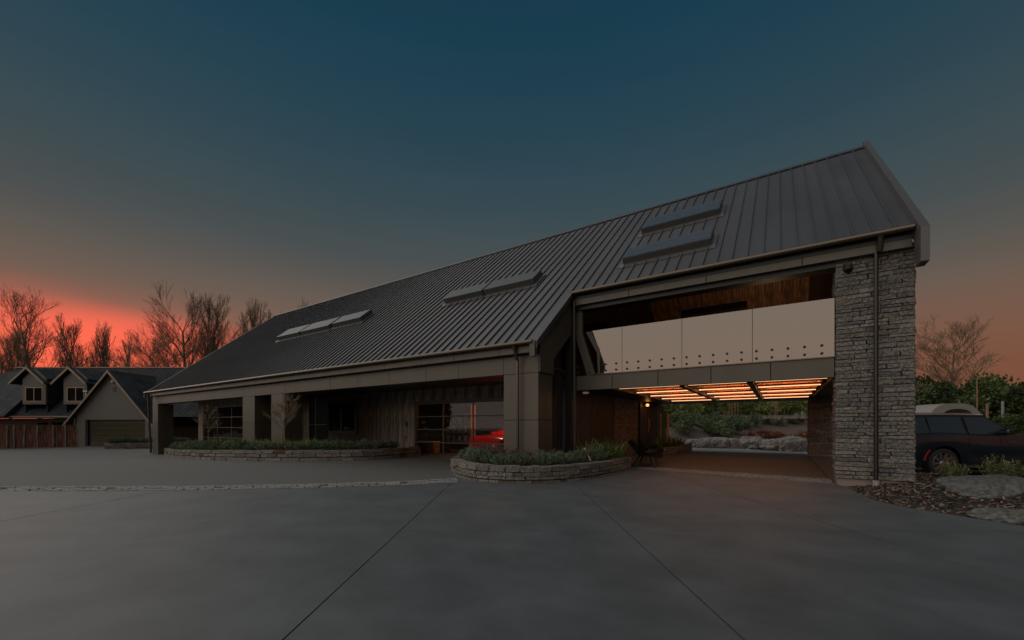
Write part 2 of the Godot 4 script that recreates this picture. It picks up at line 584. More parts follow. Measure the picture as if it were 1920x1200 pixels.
func rough_block(b: MB, o: Vector3, ax: Vector3, out: Vector3, w: float, h: float, deep: float) -> void:
	# a split stone: its face is uneven and its corners are broken off. o is its lower left corner on the wall line.
	var j := func(s: float) -> float: return rng.randf_range(-s, s)
	var up := Vector3.UP
	var f := []
	for q in [[0, 0], [1, 0], [1, 1], [0, 1]]:
		f.append(o + ax * (w * q[0] + j.call(0.012)) + up * (h * q[1] + j.call(0.007)) + out * (deep * 0.25 + j.call(0.012)))
	var r := []
	for q in [[0.03, 0.07], [0.97, 0.07], [0.97, 0.93], [0.03, 0.93]]:
		r.append(o + ax * (w * q[0] + j.call(0.015)) + up * (h * q[1] + j.call(0.008)) + out * (deep + j.call(0.01)))
	var bk := []
	for q in [[0, 0], [1, 0], [1, 1], [0, 1]]:
		bk.append(o + ax * (w * q[0]) + up * (h * q[1]) - out * 0.05)
	var outward := ax.cross(up).dot(out) > 0
	var qd := func(a: Vector3, c: Vector3, d: Vector3, e: Vector3) -> void:
		if outward: b.quad(a, e, d, c)
		else: b.quad(a, c, d, e)
	qd.call(r[0], r[1], r[2], r[3])
	for k in 4:
		var k2 := (k + 1) % 4
		qd.call(f[k], f[k2], r[k2], r[k])
		qd.call(bk[k], bk[k2], f[k2], f[k])

func stone_face(parent: Node, o: Vector3, ax: Vector3, out: Vector3, w: float, h: float, course: float, length: float, joined := false, limit := 300) -> int:
	# courses of split stone on a flat wall; either one mesh a stone or (far off) joined
	var y := 0.0
	var all := MB.new()
	var n := 0
	while y < h - 0.02:
		var ch := minf(course * rng.randf_range(0.65, 1.35), h - y)
		if h - y - ch < 0.04: ch = h - y
		var x := 0.0
		while x < w - 0.01:
			var l := length * rng.randf_range(0.45, 1.6)
			if w - x - l < length * 0.4: l = w - x
			var b := all if joined or n >= limit else MB.new()
			b.col = stone_tint()
			rough_block(b, o + ax * (x + 0.004) + Vector3.UP * (y + 0.003), ax, out, l - 0.008, ch - 0.007, rng.randf_range(0.018, 0.04))
			if b != all: obj("stone", b, mats.stone, parent)
			n += 1
			x += l
		y += ch
	if all.v.size(): obj("stonework", all, mats.stone, parent, "stuff")
	return n

# ------------------------------------------------------------------ the long barn
func boards_x(parent: Node, x0: float, x1: float, y0: float, y1: float, d: float, m: Material, called := "cladding_boards") -> void:
	# upright boards on a wall that faces the yard (v = d), joined: single boards are only a few pixels wide
	var b := MB.new()
	var x := x0
	while x < x1 - 0.02:
		var w := minf([0.135, 0.135, 0.09][rng.randi() % 3], x1 - x)
		b.col = Color.WHITE * rng.randf_range(0.65, 1.25)
		b.bx(x + 0.006, x + w - 0.006, y0, y1, d - 0.02 - rng.randf() * 0.008, d + 0.01)
		x += w
	obj(called, b, m, parent, "stuff")

func boards_v(parent: Node, d0: float, d1: float, y0: float, y1: float, x: float, m: Material) -> void:
	var b := MB.new()
	var d := d0
	while d < d1 - 0.02:
		var w := minf([0.135, 0.135, 0.09][rng.randi() % 3], d1 - d)
		b.col = Color.WHITE * rng.randf_range(0.65, 1.25)
		b.bx(x - 0.01, x + 0.02 + rng.randf() * 0.008, y0, y1, d + 0.006, d + w - 0.006)
		d += w
	obj("cladding_boards", b, m, parent, "stuff")

func box(called: String, m: Material, parent: Node, x0: float, x1: float, y0: float, y1: float, d0: float, d1: float, e := 0.0) -> MeshInstance3D:
	var b := MB.new()
	if e > 0: b.cham(x0, x1, y0, y1, d0, d1, e)
	else: b.bx(x0, x1, y0, y1, d0, d1)
	return obj(called, b, m, parent)

func ry(d: float) -> float:                                 # height of the front roof slope at depth d
	return 5.33 + M * (d - 11.35)

func glazed_door(parent: Node, x0: float, x1: float, y1: float, d: float, cols: int, rows: int) -> void:
	var door := part("garage_door", parent)
	var fr := MB.new()
	fr.bx(x0 - 0.1, x0, 0.0, y1 + 0.1, d - 0.05, d + 0.1)
	fr.bx(x1, x1 + 0.1, 0.0, y1 + 0.1, d - 0.05, d + 0.1)
	fr.bx(x0, x1, y1, y1 + 0.1, d - 0.05, d + 0.1)
	obj("frame", fr, mats.trim, door)
	for k in cols + 1:
		var x := lerpf(x0, x1, k / float(cols))
		box("stile", mats.trim, door, x - 0.026, x + 0.026, 0.02, y1 - 0.003, d, d + 0.045)
	for k in rows + 1:
		var y := lerpf(0.03, y1 - 0.03, k / float(rows))
		box("rail", mats.trim, door, x0 + 0.003, x1 - 0.003, y - 0.024, y + 0.024, d - 0.006, d + 0.04)
	for k in cols:
		for r in rows:
			box("pane", mats.glass, door, lerpf(x0, x1, k / float(cols)) + 0.03, lerpf(x0, x1, (k + 1.0) / cols) - 0.03, lerpf(0.03, y1 - 0.03, r / float(rows)) + 0.025, lerpf(0.03, y1 - 0.03, (r + 1.0) / rows) - 0.025, d + 0.018, d + 0.024)

func pipe(parent: Node, called: String, pts: Array, r: float, m: Material) -> void:
	var b := MB.new()
	for k in pts.size() - 1: b.tube(pts[k], pts[k + 1], r, r, 10, true)
	obj(called, b, m, parent)

func barn() -> void:
	var h := thing("barn_house", "long dark metal barn house with steep seamed roof and stone gateway", "house")
	# --- roof: deck, pans with standing seams, ridge cap, gutters
	var roof := part("roof", h)
	var L := -34.4
	var deck := MB.new()
	var ridge := 17.4
	var Yr := ry(ridge)
	var sec := func(d0: float, t: float) -> Array: return [Vector3(0, ry(d0) - 0.03, -d0), Vector3(0, Yr - 0.03, -ridge), Vector3(0, ry(11.35) - 0.03, -(2 * ridge - 11.35)), Vector3(0, ry(11.35) - 0.03 - t, -(2 * ridge - 11.35)), Vector3(0, Yr - 0.03 - t, -ridge), Vector3(0, ry(d0) - 0.03 - t, -d0)]
	var a: Array = sec.call(9.25, 0.2)
	deck.prism(a.map(func(q: Vector3) -> Vector3: return q + Vector3(L, 0, 0)), Vector3(-5.3 - L, 0, 0))
	a = sec.call(11.42, 0.2)
	for q in [[-5.297, -4.05], [-1.58, 2.3]]:
		deck.prism(a.map(func(p: Vector3) -> Vector3: return p + Vector3(q[0], 0, 0)), Vector3(q[1] - q[0], 0, 0))
	a = sec.call(15.4, 0.2)                                # round the two skylights over the gateway
	deck.prism(a.map(func(p: Vector3) -> Vector3: return p + Vector3(-4.05, 0, 0)), Vector3(2.47, 0, 0))
	for q in [[11.42, 12.5], [13.15, 14.62]]:
		deck.prism([P(-4.05, ry(q[0]) - 0.03, q[0]), P(-4.05, ry(q[1]) - 0.03, q[1]), P(-4.05, ry(q[1]) - 0.23, q[1]), P(-4.05, ry(q[0]) - 0.23, q[0])], Vector3(2.47, 0, 0))
	obj("roof_deck", deck, mats.black_metal, roof)
	var pan := func(d0: float, d1: float) -> Mesh:
		var b := MB.new()
		var w := 0.3333
		var up := Vector3(0, 1, M).normalized()          # normal of the slope (towards +z)
		var p0 := P(0, ry(d0), d0)
		var p1 := P(0, ry(d1), d1)
		b.quad(p0, p1, p1 + Vector3(w, 0, 0), p0 + Vector3(w, 0, 0))
		b.quad(p0 - up * 0.025, p0, p0 + Vector3(w, 0, 0), p0 + Vector3(w, 0, 0) - up * 0.025)
		var s := Vector3(0.013, 0, 0)
		b.hexa([p1 - s, p1 + s, p0 + s, p0 - s, p1 - s + up * 0.045, p1 + s + up * 0.045, p0 + s + up * 0.045, p0 - s + up * 0.045])
		return b.mesh(mats.roof)
	var kinds := [[pan.call(9.15, ridge)], [pan.call(11.35, ridge)], [pan.call(11.35, 12.5), pan.call(13.15, 14.62), pan.call(15.4, ridge)]]
	for k in 110:
		var x := 2.02 - k * 0.3333
		if x < L + 0.05: break
		for m: Mesh in kinds[0 if x < -5.35 else 2 if x > -4.1 and x < -1.85 else 1]:
			var o := put("roof_pan", m, roof)
			o.position.x = x
	var last := MB.new()
	last.quad(P(L, ry(9.15), 9.15), P(L, Yr, ridge), P(L + 0.2, Yr - 0.004, ridge), P(L + 0.2, ry(9.15) - 0.004, 9.15))
	obj("roof_pan", last, mats.roof, roof)
	var cap := MB.new()
	for s in [1, -1]:
		cap.bar(P((L + 2.3) / 2 - 18.35, Yr + 0.05 - 0.09, ridge - s * 0.1), P(2.3, Yr + 0.05 - 0.09, ridge - s * 0.1), 0.24, 0.03, Vector3(0, 1, s * M))
	obj("ridge_cap", cap, mats.roof, roof)
	# barge frame of the right gable, and the thin verge of the left one
	var bg := MB.new()
	var o2 := 0.19
	bg.prism([P(2.3, 4.5, 10.93), P(2.3, ry(10.93) + o2, 10.93), P(2.3, Yr + o2, ridge), P(2.3, ry(10.93) + o2, 2 * ridge - 10.93), P(2.3, 4.5, 2 * ridge - 10.93), P(2.3, 4.5, 2 * ridge - 11.3), P(2.3, ry(11.3) - 0.3, 2 * ridge - 11.3), P(2.3, Yr - 0.3, ridge), P(2.3, ry(11.3) - 0.3, 11.3), P(2.3, 4.5, 11.3)], Vector3(0.13, 0, 0))
	obj("barge_board", bg, mats.roof_trim, roof)
	var vg := MB.new()
	vg.prism([P(L - 0.12, ry(9.1) + 0.04, 9.1), P(L - 0.12, Yr + 0.04, ridge), P(L - 0.12, ry(11.35) + 0.04, 2 * ridge - 11.35), P(L - 0.12, ry(11.35) - 0.25, 2 * ridge - 11.35), P(L - 0.12, Yr - 0.25, ridge), P(L - 0.12, ry(9.1) - 0.25, 9.1)], Vector3(0.1, 0, 0))
	obj("verge_trim", vg, mats.roof_trim, roof)
	var vm := MB.new()
	vm.prism([P(-5.3, ry(9.12) + 0.05, 9.12), P(-5.3, ry(11.4) + 0.05, 11.4), P(-5.3, ry(11.4) - 0.12, 11.4), P(-5.3, ry(9.12) - 0.12, 9.12)], Vector3(0.1, 0, 0))
	obj("verge_trim", vm, mats.roof, roof)
	pipe(roof, "gutter", [P(L, 3.5, 9.1), P(-5.32, 3.5, 9.1)], 0.06, mats.gutter)
	pipe(roof, "gutter", [P(-5.2, 5.32, 11.28), P(2.28, 5.32, 11.28)], 0.065, mats.gutter)
	# skylights
	for q in [[-4.05, -1.58, 14.62, 15.4], [-4.03, -1.57, 12.5, 13.15], [-11.4, -9.45, 12.5, 13.1], [-9.38, -7.2, 12.5, 13.1], [-24.5, -22.15, 12.52, 13.25], [-22.0, -19.4, 12.52, 13.25], [-19.2, -16.9, 12.6, 13.25]]:
		var sk := part("skylight", roof)
		var up := Vector3(0, 1, M).normalized()
		var c0 := P(q[0], ry(q[2]), q[2])
		var c1 := P(q[1], ry(q[2]), q[2])
		var c2 := P(q[1], ry(q[3]), q[3])
		var c3 := P(q[0], ry(q[3]), q[3])
		var kb := MB.new()
		var e := (c0 - c3).normalized()
		var sx := Vector3(0.07, 0, 0)
		for f in [[c3, c2, c2 + e * 0.06, c3 + e * 0.06], [c1 - e * 0.06, c0 - e * 0.06, c0, c1], [c3 + e * 0.06, c3 + sx + e * 0.06, c0 + sx - e * 0.06, c0 - e * 0.06], [c2 - sx + e * 0.06, c2 + e * 0.06, c1 - e * 0.06, c1 - sx - e * 0.06]]:
			var ff: Array = f if f[0] != c1 - e * 0.06 else [c0 - e * 0.06, c1 - e * 0.06, c1, c0]
			kb.hexa([ff[0] - up * 0.1, ff[1] - up * 0.1, ff[2] - up * 0.1, ff[3] - up * 0.1, ff[0] + up * 0.21, ff[1] + up * 0.21, ff[2] + up * 0.21, ff[3] + up * 0.21])
		var fl := Vector3(0.12, 0, 0)
		kb.hexa([c0 - fl, c1 + fl, c1 + fl + e * 0.2, c0 - fl + e * 0.2, c0 - fl + up * 0.05, c1 + fl + up * 0.05, c1 + fl + e * 0.2 + up * 0.02, c0 - fl + e * 0.2 + up * 0.02])
		for f in [[c3 - fl, c3 - Vector3(0.001, 0, 0), c0 - Vector3(0.001, 0, 0), c0 - fl], [c2 + Vector3(0.001, 0, 0), c2 + fl, c1 + fl, c1 + Vector3(0.001, 0, 0)]]:
			kb.hexa([f[0], f[1], f[2], f[3], f[0] + up * 0.05, f[1] + up * 0.05, f[2] + up * 0.05, f[3] + up * 0.05])
		obj("kerb", kb, mats.roof_trim, sk)
		var gl := MB.new()
		var u0 := up * 0.212
		var u1 := up * 0.245
		var s := Vector3(0.015, 0, 0)
		gl.hexa([c3 + s + u0, c2 - s + u0, c1 - s + u0, c0 + s + u0, c3 + s + u1, c2 - s + u1, c1 - s + u1, c0 + s + u1])
		obj("pane", gl, mats.roof_glass if q[0] > -5 else mats.sky_glass, sk)
	# --- fascia, beam and columns of the low front
	var js := [-34.1, -32.6, -30.4, -28.2, -25.9, -23.8, -21.8, -20.6, -19.1, -17.95, -16.3, -14.6, -12.9, -11.2, -9.45, -8.1, -6.45, -5.32]
	for k in js.size() - 1:
		box("beam_panel", mats.cladding, h, js[k] + 0.004, js[k + 1] - 0.004, 2.75, 3.22, 9.43, 9.8, 0.004)
		box("fascia_panel", mats.cladding, h, js[k] + 0.004, js[k + 1] - 0.004, 3.255, 3.5, 9.22, 9.42, 0.004)
	box("beam_core", mats.black_metal, h, -34.05, -5.36, 2.78, 3.45, 9.46, 10.1)
	for q in [[-34.1, -33.15], [-21.79, -20.61], [-19.09, -17.96], [-6.44, -5.33]]:
		var col := part("column", h)
		var x0: float = q[0]
		var x1: float = q[1]
		var g0 := gy(x0)
		for yy in [[g0, 1.47], [1.485, 2.742]]:
			box("panel", mats.cladding, col, x0, x1, yy[0], yy[1], 9.43, 9.83, 0.005)
			box("panel", mats.cladding, col, x0 + 0.002, x1 - 0.002, yy[0], yy[1], 9.838, 10.23, 0.005)
		box("core", mats.black_metal, col, x0 + 0.02, x1 - 0.02, g0, 2.74, 9.45, 10.2)
	# soffit of the porch
	box("porch_soffit", mats.trim, h, L + 0.1, -5.5, 2.98, 3.03, 9.85, 13.25)
	# gable side of the low roof: clad panel with a slanted foot
	var side := MB.new()
	side.prism([P(-5.32, 2.76, 9.45), P(-5.32, ry(9.45) - 0.2, 9.45), P(-5.32, ry(11.42) - 0.2, 11.42), P(-5.32, 4.12, 11.38), P(-5.32, 3.2, 10.23), P(-5.32, 2.76, 10.23)], Vector3(0.035, 0, 0))
	obj("gable_panel", side, mats.cladding, h)
	box("verge_end", mats.trim, h, -5.4, -5.24, 3.12, 3.52, 9.08, 9.2, 0.004)
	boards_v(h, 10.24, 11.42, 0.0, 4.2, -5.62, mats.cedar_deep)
	box("corner_post", mats.black_metal, h, -5.5, -5.28, 0.0, 4.98, 11.42, 11.6, 0.006)
	# --- walls behind the porch
	boards_x(h, -24.0, -14.0, 0.0, 2.98, 13.3, mats.cedar_dark)
	boards_x(h, -14.0, -8.8, 2.46, 2.98, 13.3, mats.cedar_dark)
	boards_x(h, -8.8, -5.6, 0.0, 2.98, 13.3, mats.cedar_dark)
	var wl := MB.new()
	wl.bx(-24.0, -14.0, -0.5, 3.3, 13.31, 13.5)
	wl.bx(-8.8, -5.6, -0.2, 3.3, 13.31, 13.5)
	wl.bx(-14.0, -8.8, 2.46, 3.3, 13.31, 13.5)
	wl.bx(-31.4, -30.6, -0.6, 3.3, 11.02, 11.2)
	wl.bx(-24.7, -24.0, -0.6, 3.3, 11.02, 11.2)
	wl.bx(-30.6, -24.7, 2.65, 3.3, 11.02, 11.2)
	wl.bx(-24.2, -24.012, -0.6, 3.3, 11.2, 13.5)
	wl.bx(-31.4, -31.2, -0.6, 3.3, 11.2, 23.4)
	wl.bx(-31.4, -5.6, -0.6, 5.2, 23.2, 23.4)
	obj("inner_wall", wl, mats.black_metal, h)
	boards_x(h, -31.4, -30.6, -0.4, 2.98, 11.0, mats.cedar_dark)
	boards_x(h, -24.7, -24.0, -0.4, 2.98, 11.0, mats.cedar_dark)
	boards_x(h, -30.6, -24.7, 2.62, 2.98, 11.0, mats.cedar_dark)
	# dark glazed return beside the two columns
	var ret := part("glazed_screen", h)
	for k in 3:
		box("pane", mats.dark_glass, ret, -24.006, -23.97, -0.1, 2.9, 11.2 + k * 0.7, 11.86 + k * 0.7)
		box("mullion", mats.trim, ret, -24.0, -23.94, -0.2, 2.95, 11.86 + k * 0.7, 11.9 + k * 0.7)
	for q in [[-20.55, -19.15], [-17.9, -16.5]]:
		var s := part("glazed_screen", h)
		box("pane", mats.dark_glass, s, q[0], q[1], -0.1, 2.74, 10.5, 10.53)
		box("mullion", mats.trim, s, q[0] + 0.55, q[0] + 0.59, -0.1, 2.74, 10.46, 10.497)
		box("rail", mats.trim, s, q[0], q[1], 1.37, 1.395, 10.46, 10.497)
	# window
	var w := part("window", h)
	var fr := MB.new()
	fr.bx(-20.85, -20.62, 0.9, 2.76, 13.2, 13.3)
	fr.bx(-18.4, -18.17, 0.9, 2.76, 13.2, 13.3)
	fr.bx(-20.62, -18.4, 2.58, 2.76, 13.2, 13.3)
	fr.bx(-20.62, -18.4, 0.9, 1.08, 13.2, 13.3)
	fr.bx(-19.57, -19.45, 1.08, 2.58, 13.21, 13.3)
	obj("frame", fr, mats.trim, w)
	box("pane", mats.dark_glass, w, -20.62, -19.57, 1.08, 2.58, 13.255, 13.275)
	box("pane", mats.dark_glass, w, -19.45, -18.4, 1.08, 2.58, 13.255, 13.275)
	box("intercom", mats.black_metal, h, -14.62, -14.5, 1.3, 1.55, 13.24, 13.272, 0.005)
	box("door_handle", mats.chrome, h, -14.62, -14.55, 0.72, 0.86, 13.22, 13.265, 0.01)
	# garage doors and the rooms behind them
	glazed_door(h, -13.9, -8.95, 2.35, 13.25, 3, 4)
	glazed_door(h, -30.4, -24.8, 2.5, 10.95, 3, 4)
	var room := MB.new()
	room.bx(-17.3, -7.6, -0.05, 0.008, 13.5, 19.2)
	room.bx(-17.3, -7.6, 2.9, 2.98, 13.5, 19.2)
	room.bx(-17.4, -17.3, 0.0, 2.98, 13.5, 19.2)
	room.bx(-7.6, -7.5, 0.0, 2.98, 13.5, 19.2)
	room.bx(-17.4, -7.5, 0.0, 2.98, 19.2, 19.3)
	obj("garage_room", room, mats.room_wall, h)
	room = MB.new()
	room.bx(-30.9, -24.4, -0.45, -0.2, 11.2, 16.0)
	room.bx(-30.9, -24.4, 2.9, 2.98, 11.2, 16.0)
	room.bx(-31.0, -30.9, -0.4, 2.98, 11.2, 16.0)
	room.bx(-24.4, -24.3, -0.4, 2.98, 11.2, 16.0)
	room.bx(-31.0, -24.3, -0.4, 2.98, 16.0, 16.1)
	obj("garage_room", room, mats.room_wall, h)
	for q in [[-10.8, 15.6, 2.86, 3.2], [-27.0, 13.4, 2.86, 0.12]]:
		var lamp := thing("garage_ceiling_lamp", "warm ceiling lamp inside the garage behind the near glazed door" if q[3] > 1.0 else "warm ceiling lamp inside the far left garage behind its glazed door", "lamp", P(q[0], q[2], q[1]))
		var lb := MB.new()
		lb.bx(-0.6, 0.6, -0.02, 0.02, -0.08, 0.08)
		obj("diffuser", lb, mats.garage_glow, lamp)
		var al := AreaLight3D.new()
		al.name = "lamp_light"
		al.area_size = Vector2(1.2, 0.16)
		al.light_energy = q[3]
		al.light_color = Color(1.0, 0.72, 0.5)
		al.rotation.x = -PI / 2
		al.position.y = -0.03
		al.shadow_enabled = true
		al.area_range = 12.0
		lamp.add_child(al)
	# --- timber and stone along the left side of the gateway
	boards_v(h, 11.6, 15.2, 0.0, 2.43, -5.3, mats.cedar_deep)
	var core := MB.new()
	core.bx(-5.7, -5.32, 0.0, 2.9, 11.61, 23.2)
	obj("inner_wall", core, mats.black_metal, h)
	var sw := part("stone_wall", h)
	stone_face(sw, P(-5.26, 0, 18.3), Vector3(0, 0, 1), Vector3(1, 0, 0), 3.1, 2.43, 0.09, 0.4, true)
	stone_face(sw, P(-5.26, 0, 22.9), Vector3(0, 0, 1), Vector3(1, 0, 0), 1.2, 2.43, 0.09, 0.4, true)
	var fd := part("front_door", h)
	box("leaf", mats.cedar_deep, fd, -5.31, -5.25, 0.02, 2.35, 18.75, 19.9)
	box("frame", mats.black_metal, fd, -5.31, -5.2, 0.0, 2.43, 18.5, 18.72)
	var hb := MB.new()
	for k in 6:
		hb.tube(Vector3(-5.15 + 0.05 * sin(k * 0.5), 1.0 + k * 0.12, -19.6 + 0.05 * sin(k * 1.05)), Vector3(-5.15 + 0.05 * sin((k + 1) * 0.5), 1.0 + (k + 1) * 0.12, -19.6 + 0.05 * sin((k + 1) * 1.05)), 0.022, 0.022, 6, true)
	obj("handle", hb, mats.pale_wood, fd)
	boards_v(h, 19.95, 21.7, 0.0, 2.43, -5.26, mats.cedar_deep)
	var gd := part("green_door", h)
	box("leaf", mats.green_paint, gd, -4.52, -4.28, 0.03, 1.98, 19.5, 19.55, 0.004)
	box("edge", mats.pale_wood, gd, -4.275, -4.2, 0.03, 1.9, 19.46, 19.58, 0.012)
	box("edge", mats.pale_wood, gd, -4.575, -4.525, 0.03, 1.9, 19.5, 19.56, 0.006)
	var hg := MB.new()
	hg.tube(P(-4.3, 0.85, 19.44), P(-4.31, 1.25, 19.44), 0.02, 0.02, 6, true)
	hg.tube(P(-4.3, 0.9, 19.44), P(-4.3, 0.9, 19.5), 0.015, 0.015, 5)
	hg.tube(P(-4.31, 1.2, 19.44), P(-4.31, 1.2, 19.5), 0.015, 0.015, 5)
	obj("handle", hg, mats.pale_wood, gd)
	gd.set_meta("label", "tall green door leaf with pale timber edges standing open")
	# --- the bridge over the gateway
	var br := part("bridge", h)
	var bj := [-5.28, -4.08, -2.78, -1.46, -0.16, 1.05]
	for k in 5:
		box("spandrel_panel", mats.cladding, br, bj[k] + 0.006, bj[k + 1] - 0.006, 2.41, 2.85, 11.6, 11.68, 0.006)
	var sf := MB.new()
	sf.bx(-5.28, 1.05, 2.46, 2.82, 11.69, 12.25)
	sf.bx(-5.28, -4.27, 2.46, 2.82, 12.25, 22.3)
	sf.bx(-4.27, 1.05, 2.46, 2.82, 21.0, 22.3)
	sf.bx(-4.27, 1.05, 2.62, 2.82, 12.25, 21.0)
	obj("bridge_floor", sf, mats.black_metal, br)
	for x: float in [-2.28, -0.62]:
		box("ceiling_beam", mats.black_metal, br, x - 0.07, x + 0.07, 2.42, 2.62, 12.25, 21.0)
	for k in 46:                                          # slats of the ceiling between the light strips
		var d := 12.3 + k * 0.19
		box("ceiling_slat", mats.slat, br, -4.26, 1.04, 2.585, 2.618, d, d + 0.17)
	# glass balustrade with its round fixings
	var gj := [-4.45, -3.78, -2.16, -0.54, 1.05]
	var bal := part("balustrade", h)
	var g0 := MB.new()
	g0.prism([P(-4.45, 2.88, 11.6), P(-4.45, 3.6, 11.6), P(-4.74, 4.18, 11.6), P(-3.785, 4.18, 11.6), P(-3.785, 2.88, 11.6)], Vector3(0, 0, 0.018))
	obj("glass_panel", g0, mats.mirror_glass, bal)
	for k in range(1, 4):
		box("glass_panel", mats.mirror_glass, bal, gj[k] + 0.006, gj[k + 1] - 0.006, 2.88, 4.18, 11.582, 11.6)
	for k in 17:
		var x := -4.27 + k * 0.318
		if absf(x + 3.78) < 0.06 or absf(x + 2.16) < 0.06 or absf(x + 0.54) < 0.06: x += 0.07
		for y: float in [2.96, 3.14]:
			var f := MB.new()
			f.lathe([Vector2(0, 0.03), Vector2(0.026, 0.03), Vector2(0.03, 0.024), Vector2(0.03, 0)], 12, Transform3D(Basis(Vector3.RIGHT, PI / 2), P(x, y, 11.58)))
			obj("glass_fixing", f, mats.black_metal, bal)
	var rail := MB.new()
	rail.bx(-4.74, 1.05, 2.855, 2.878, 11.57, 11.66)
	obj("base_rail", rail, mats.gutter, bal)
	for x: float in [-5.15, -4.78]:
		for y: float in [2.95, 3.13]:
			var f := MB.new()
			f.lathe([Vector2(0, 0.03), Vector2(0.02, 0.03), Vector2(0.024, 0)], 10, Transform3D(Basis(Vector3.RIGHT, PI / 2), P(x, y, 11.58)))
			obj("glass_fixing", f, mats.chrome, bal)
	# slanted steel legs beside the glass
	var b1 := MB.new()
	b1.prism([P(-5.27, 4.96, 11.64), P(-5.04, 4.96, 11.64), P(-5.04, 4.16, 11.64), P(-4.62, 2.86, 11.64), P(-4.88, 2.86, 11.64), P(-5.27, 4.1, 11.64)], Vector3(0, 0, -0.12))
	obj("kinked_post", b1, mats.cladding, h)
	var b2 := MB.new()
	b2.prism([P(-4.92, 4.18, 11.64), P(-4.76, 4.18, 11.64), P(-4.46, 3.6, 11.64), P(-4.46, 2.86, 11.64), P(-4.53, 2.86, 11.64), P(-4.56, 3.5, 11.64)], Vector3(0, 0, -0.1))
	obj("slanted_brace", b2, mats.cladding, h)
	# fascia over the gateway
	var fj := [-5.26, -3.54, -1.55, 0.45, 2.29]
	for k in 4:
		box("fascia_panel", mats.cladding, h, fj[k] + 0.005, fj[k + 1] - 0.005, 4.98, 5.24, 11.44, 11.56, 0.005)
	box("lintel", mats.black_metal, h, -5.28, 1.06, 4.86, 5.2, 11.57, 11.95)
	# upper room: dark side walls, timber lining under the far slope
	var uw := part("upper_room", h)
	var side_l := MB.new()
	side_l.prism([P(-5.4, 2.83, 11.65), P(-5.4, ry(11.65) - 0.24, 11.65), P(-5.4, Yr - 0.3, ridge), P(-5.4, 5.0, 23.2), P(-5.4, 2.83, 23.2)], Vector3(0.06, 0, 0))
	obj("side_wall", side_l, mats.dark_glass, uw)
	var side_r := MB.new()
	side_r.prism([P(1.06, 2.83, 12.2), P(1.06, ry(12.2) - 0.24, 12.2), P(1.06, Yr - 0.3, ridge), P(1.06, 5.0, 23.2), P(1.06, 2.83, 23.2)], Vector3(0.06, 0, 0))
	obj("side_wall", side_r, mats.black_metal, uw)
	for k in 46:
		var x := -5.33 + k * 0.139
		var lb := MB.new()
		lb.col = Color.WHITE * rng.randf_range(0.55, 1.3)
		lb.bar(P(x + 0.068, ry(11.0) - 0.30, 2 * ridge - 11.0), P(x + 0.068, Yr - 0.36, ridge + 0.05), 0.13, 0.03, Vector3(0, 1, -M))
		obj("lining_board", lb, mats.cedar_warm, uw)
	box("floor", mats.pale_wood, uw, -5.33, 1.05, 2.825, 2.84, 11.75, 23.1)
	box("back_wall", mats.pale_wood, uw, -5.33, 1.05, 2.83, 5.1, 23.1, 23.2)
	box("ceiling_duct", mats.black_metal, uw, -3.6, -1.1, 6.2, 6.45, 19.2, 19.8)
	for q in [[-2.95, 19.9], [0.32, 20.3]]:
		var dl := MB.new()
		var y: float = Yr - 0.42 - M * (q[1] - ridge)
		dl.lathe([Vector2(0, -0.06), Vector2(0.13, -0.06), Vector2(0.16, 0.0), Vector2(0.16, 0.1)], 14, Transform3D(Basis(Vector3.RIGHT, -0.7), P(q[0], y, q[1])))
		obj("speaker", dl, mats.black_metal, uw)
	var ulamp := thing("uplighter", "warm uplighter on the floor of the upper room behind the glass", "lamp", P(-0.3, 2.9, 18.6))
	var ub := MB.new()
	ub.cham(-0.2, 0.2, -0.058, 0.0, -0.12, 0.12, 0.01)
	obj("housing", ub, mats.black_metal, ulamp)
	var ug := MB.new()
	ug.bx(-0.17, 0.17, 0.002, 0.01, -0.09, 0.09)
	obj("diffuser", ug, mats.lamp_glow, ulamp)
	var ual := AreaLight3D.new()
	ual.name = "lamp_light"
	ual.area_size = Vector2(0.34, 0.18)
	ual.light_energy = 2.4
	ual.light_color = Color(1.0, 0.8, 0.6)
	ual.rotation.x = PI / 2
	ual.position.y = 0.02
	ual.shadow_enabled = true
	ual.area_range = 20.0
	ulamp.add_child(ual)
	# --- stone pillars of the right gable
	var pil := part("stone_pillar", h)
	box("core", mats.mortar, pil, 1.1, 2.33, 0.15, 5.12, 11.63, 12.2)
	stone_face(pil, P(1.06, 0.15, 11.62), Vector3(1, 0, 0), Vector3(0, 0, 1), 1.3, 4.98, 0.084, 0.36, false, 295)
	var lf := part("stone_pillar", h)
	stone_face(lf, P(1.09, 0.15, 12.2), Vector3(0, 0, 1), Vector3(-1, 0, 0), 0.58, 4.98, 0.1, 0.34, true)
	stone_face(lf, P(2.34, 0.15, 11.62), Vector3(0, 0, -1), Vector3(1, 0, 0), 0.58, 4.98, 0.1, 0.34, true)
	box("plinth", mats.plinth, h, 1.1, 2.28, -0.05, 0.148, 11.64, 12.18, 0.01)
	var fp := part("stone_pillar", h)
	box("core", mats.mortar, fp, 1.12, 2.0, 0.1, 2.6, 21.65, 22.2)
	stone_face(fp, P(1.08, 0.12, 21.62), Vector3(1, 0, 0), Vector3(0, 0, 1), 0.95, 2.4, 0.09, 0.34, true)
	stone_face(fp, P(1.09, 0.12, 22.2), Vector3(0, 0, 1), Vector3(-1, 0, 0), 0.58, 2.4, 0.09, 0.34, true)
	box("plinth", mats.plinth, h, 1.1, 2.0, -0.02, 0.118, 21.62, 22.2, 0.01)
	box("gable_wall", mats.black_metal, h, 1.13, 2.25, 2.5, 5.1, 12.25, 22.6)
	box("ledge", mats.aggregate, h, 1.06, 2.2, -0.03, 0.05, 12.2, 21.6)
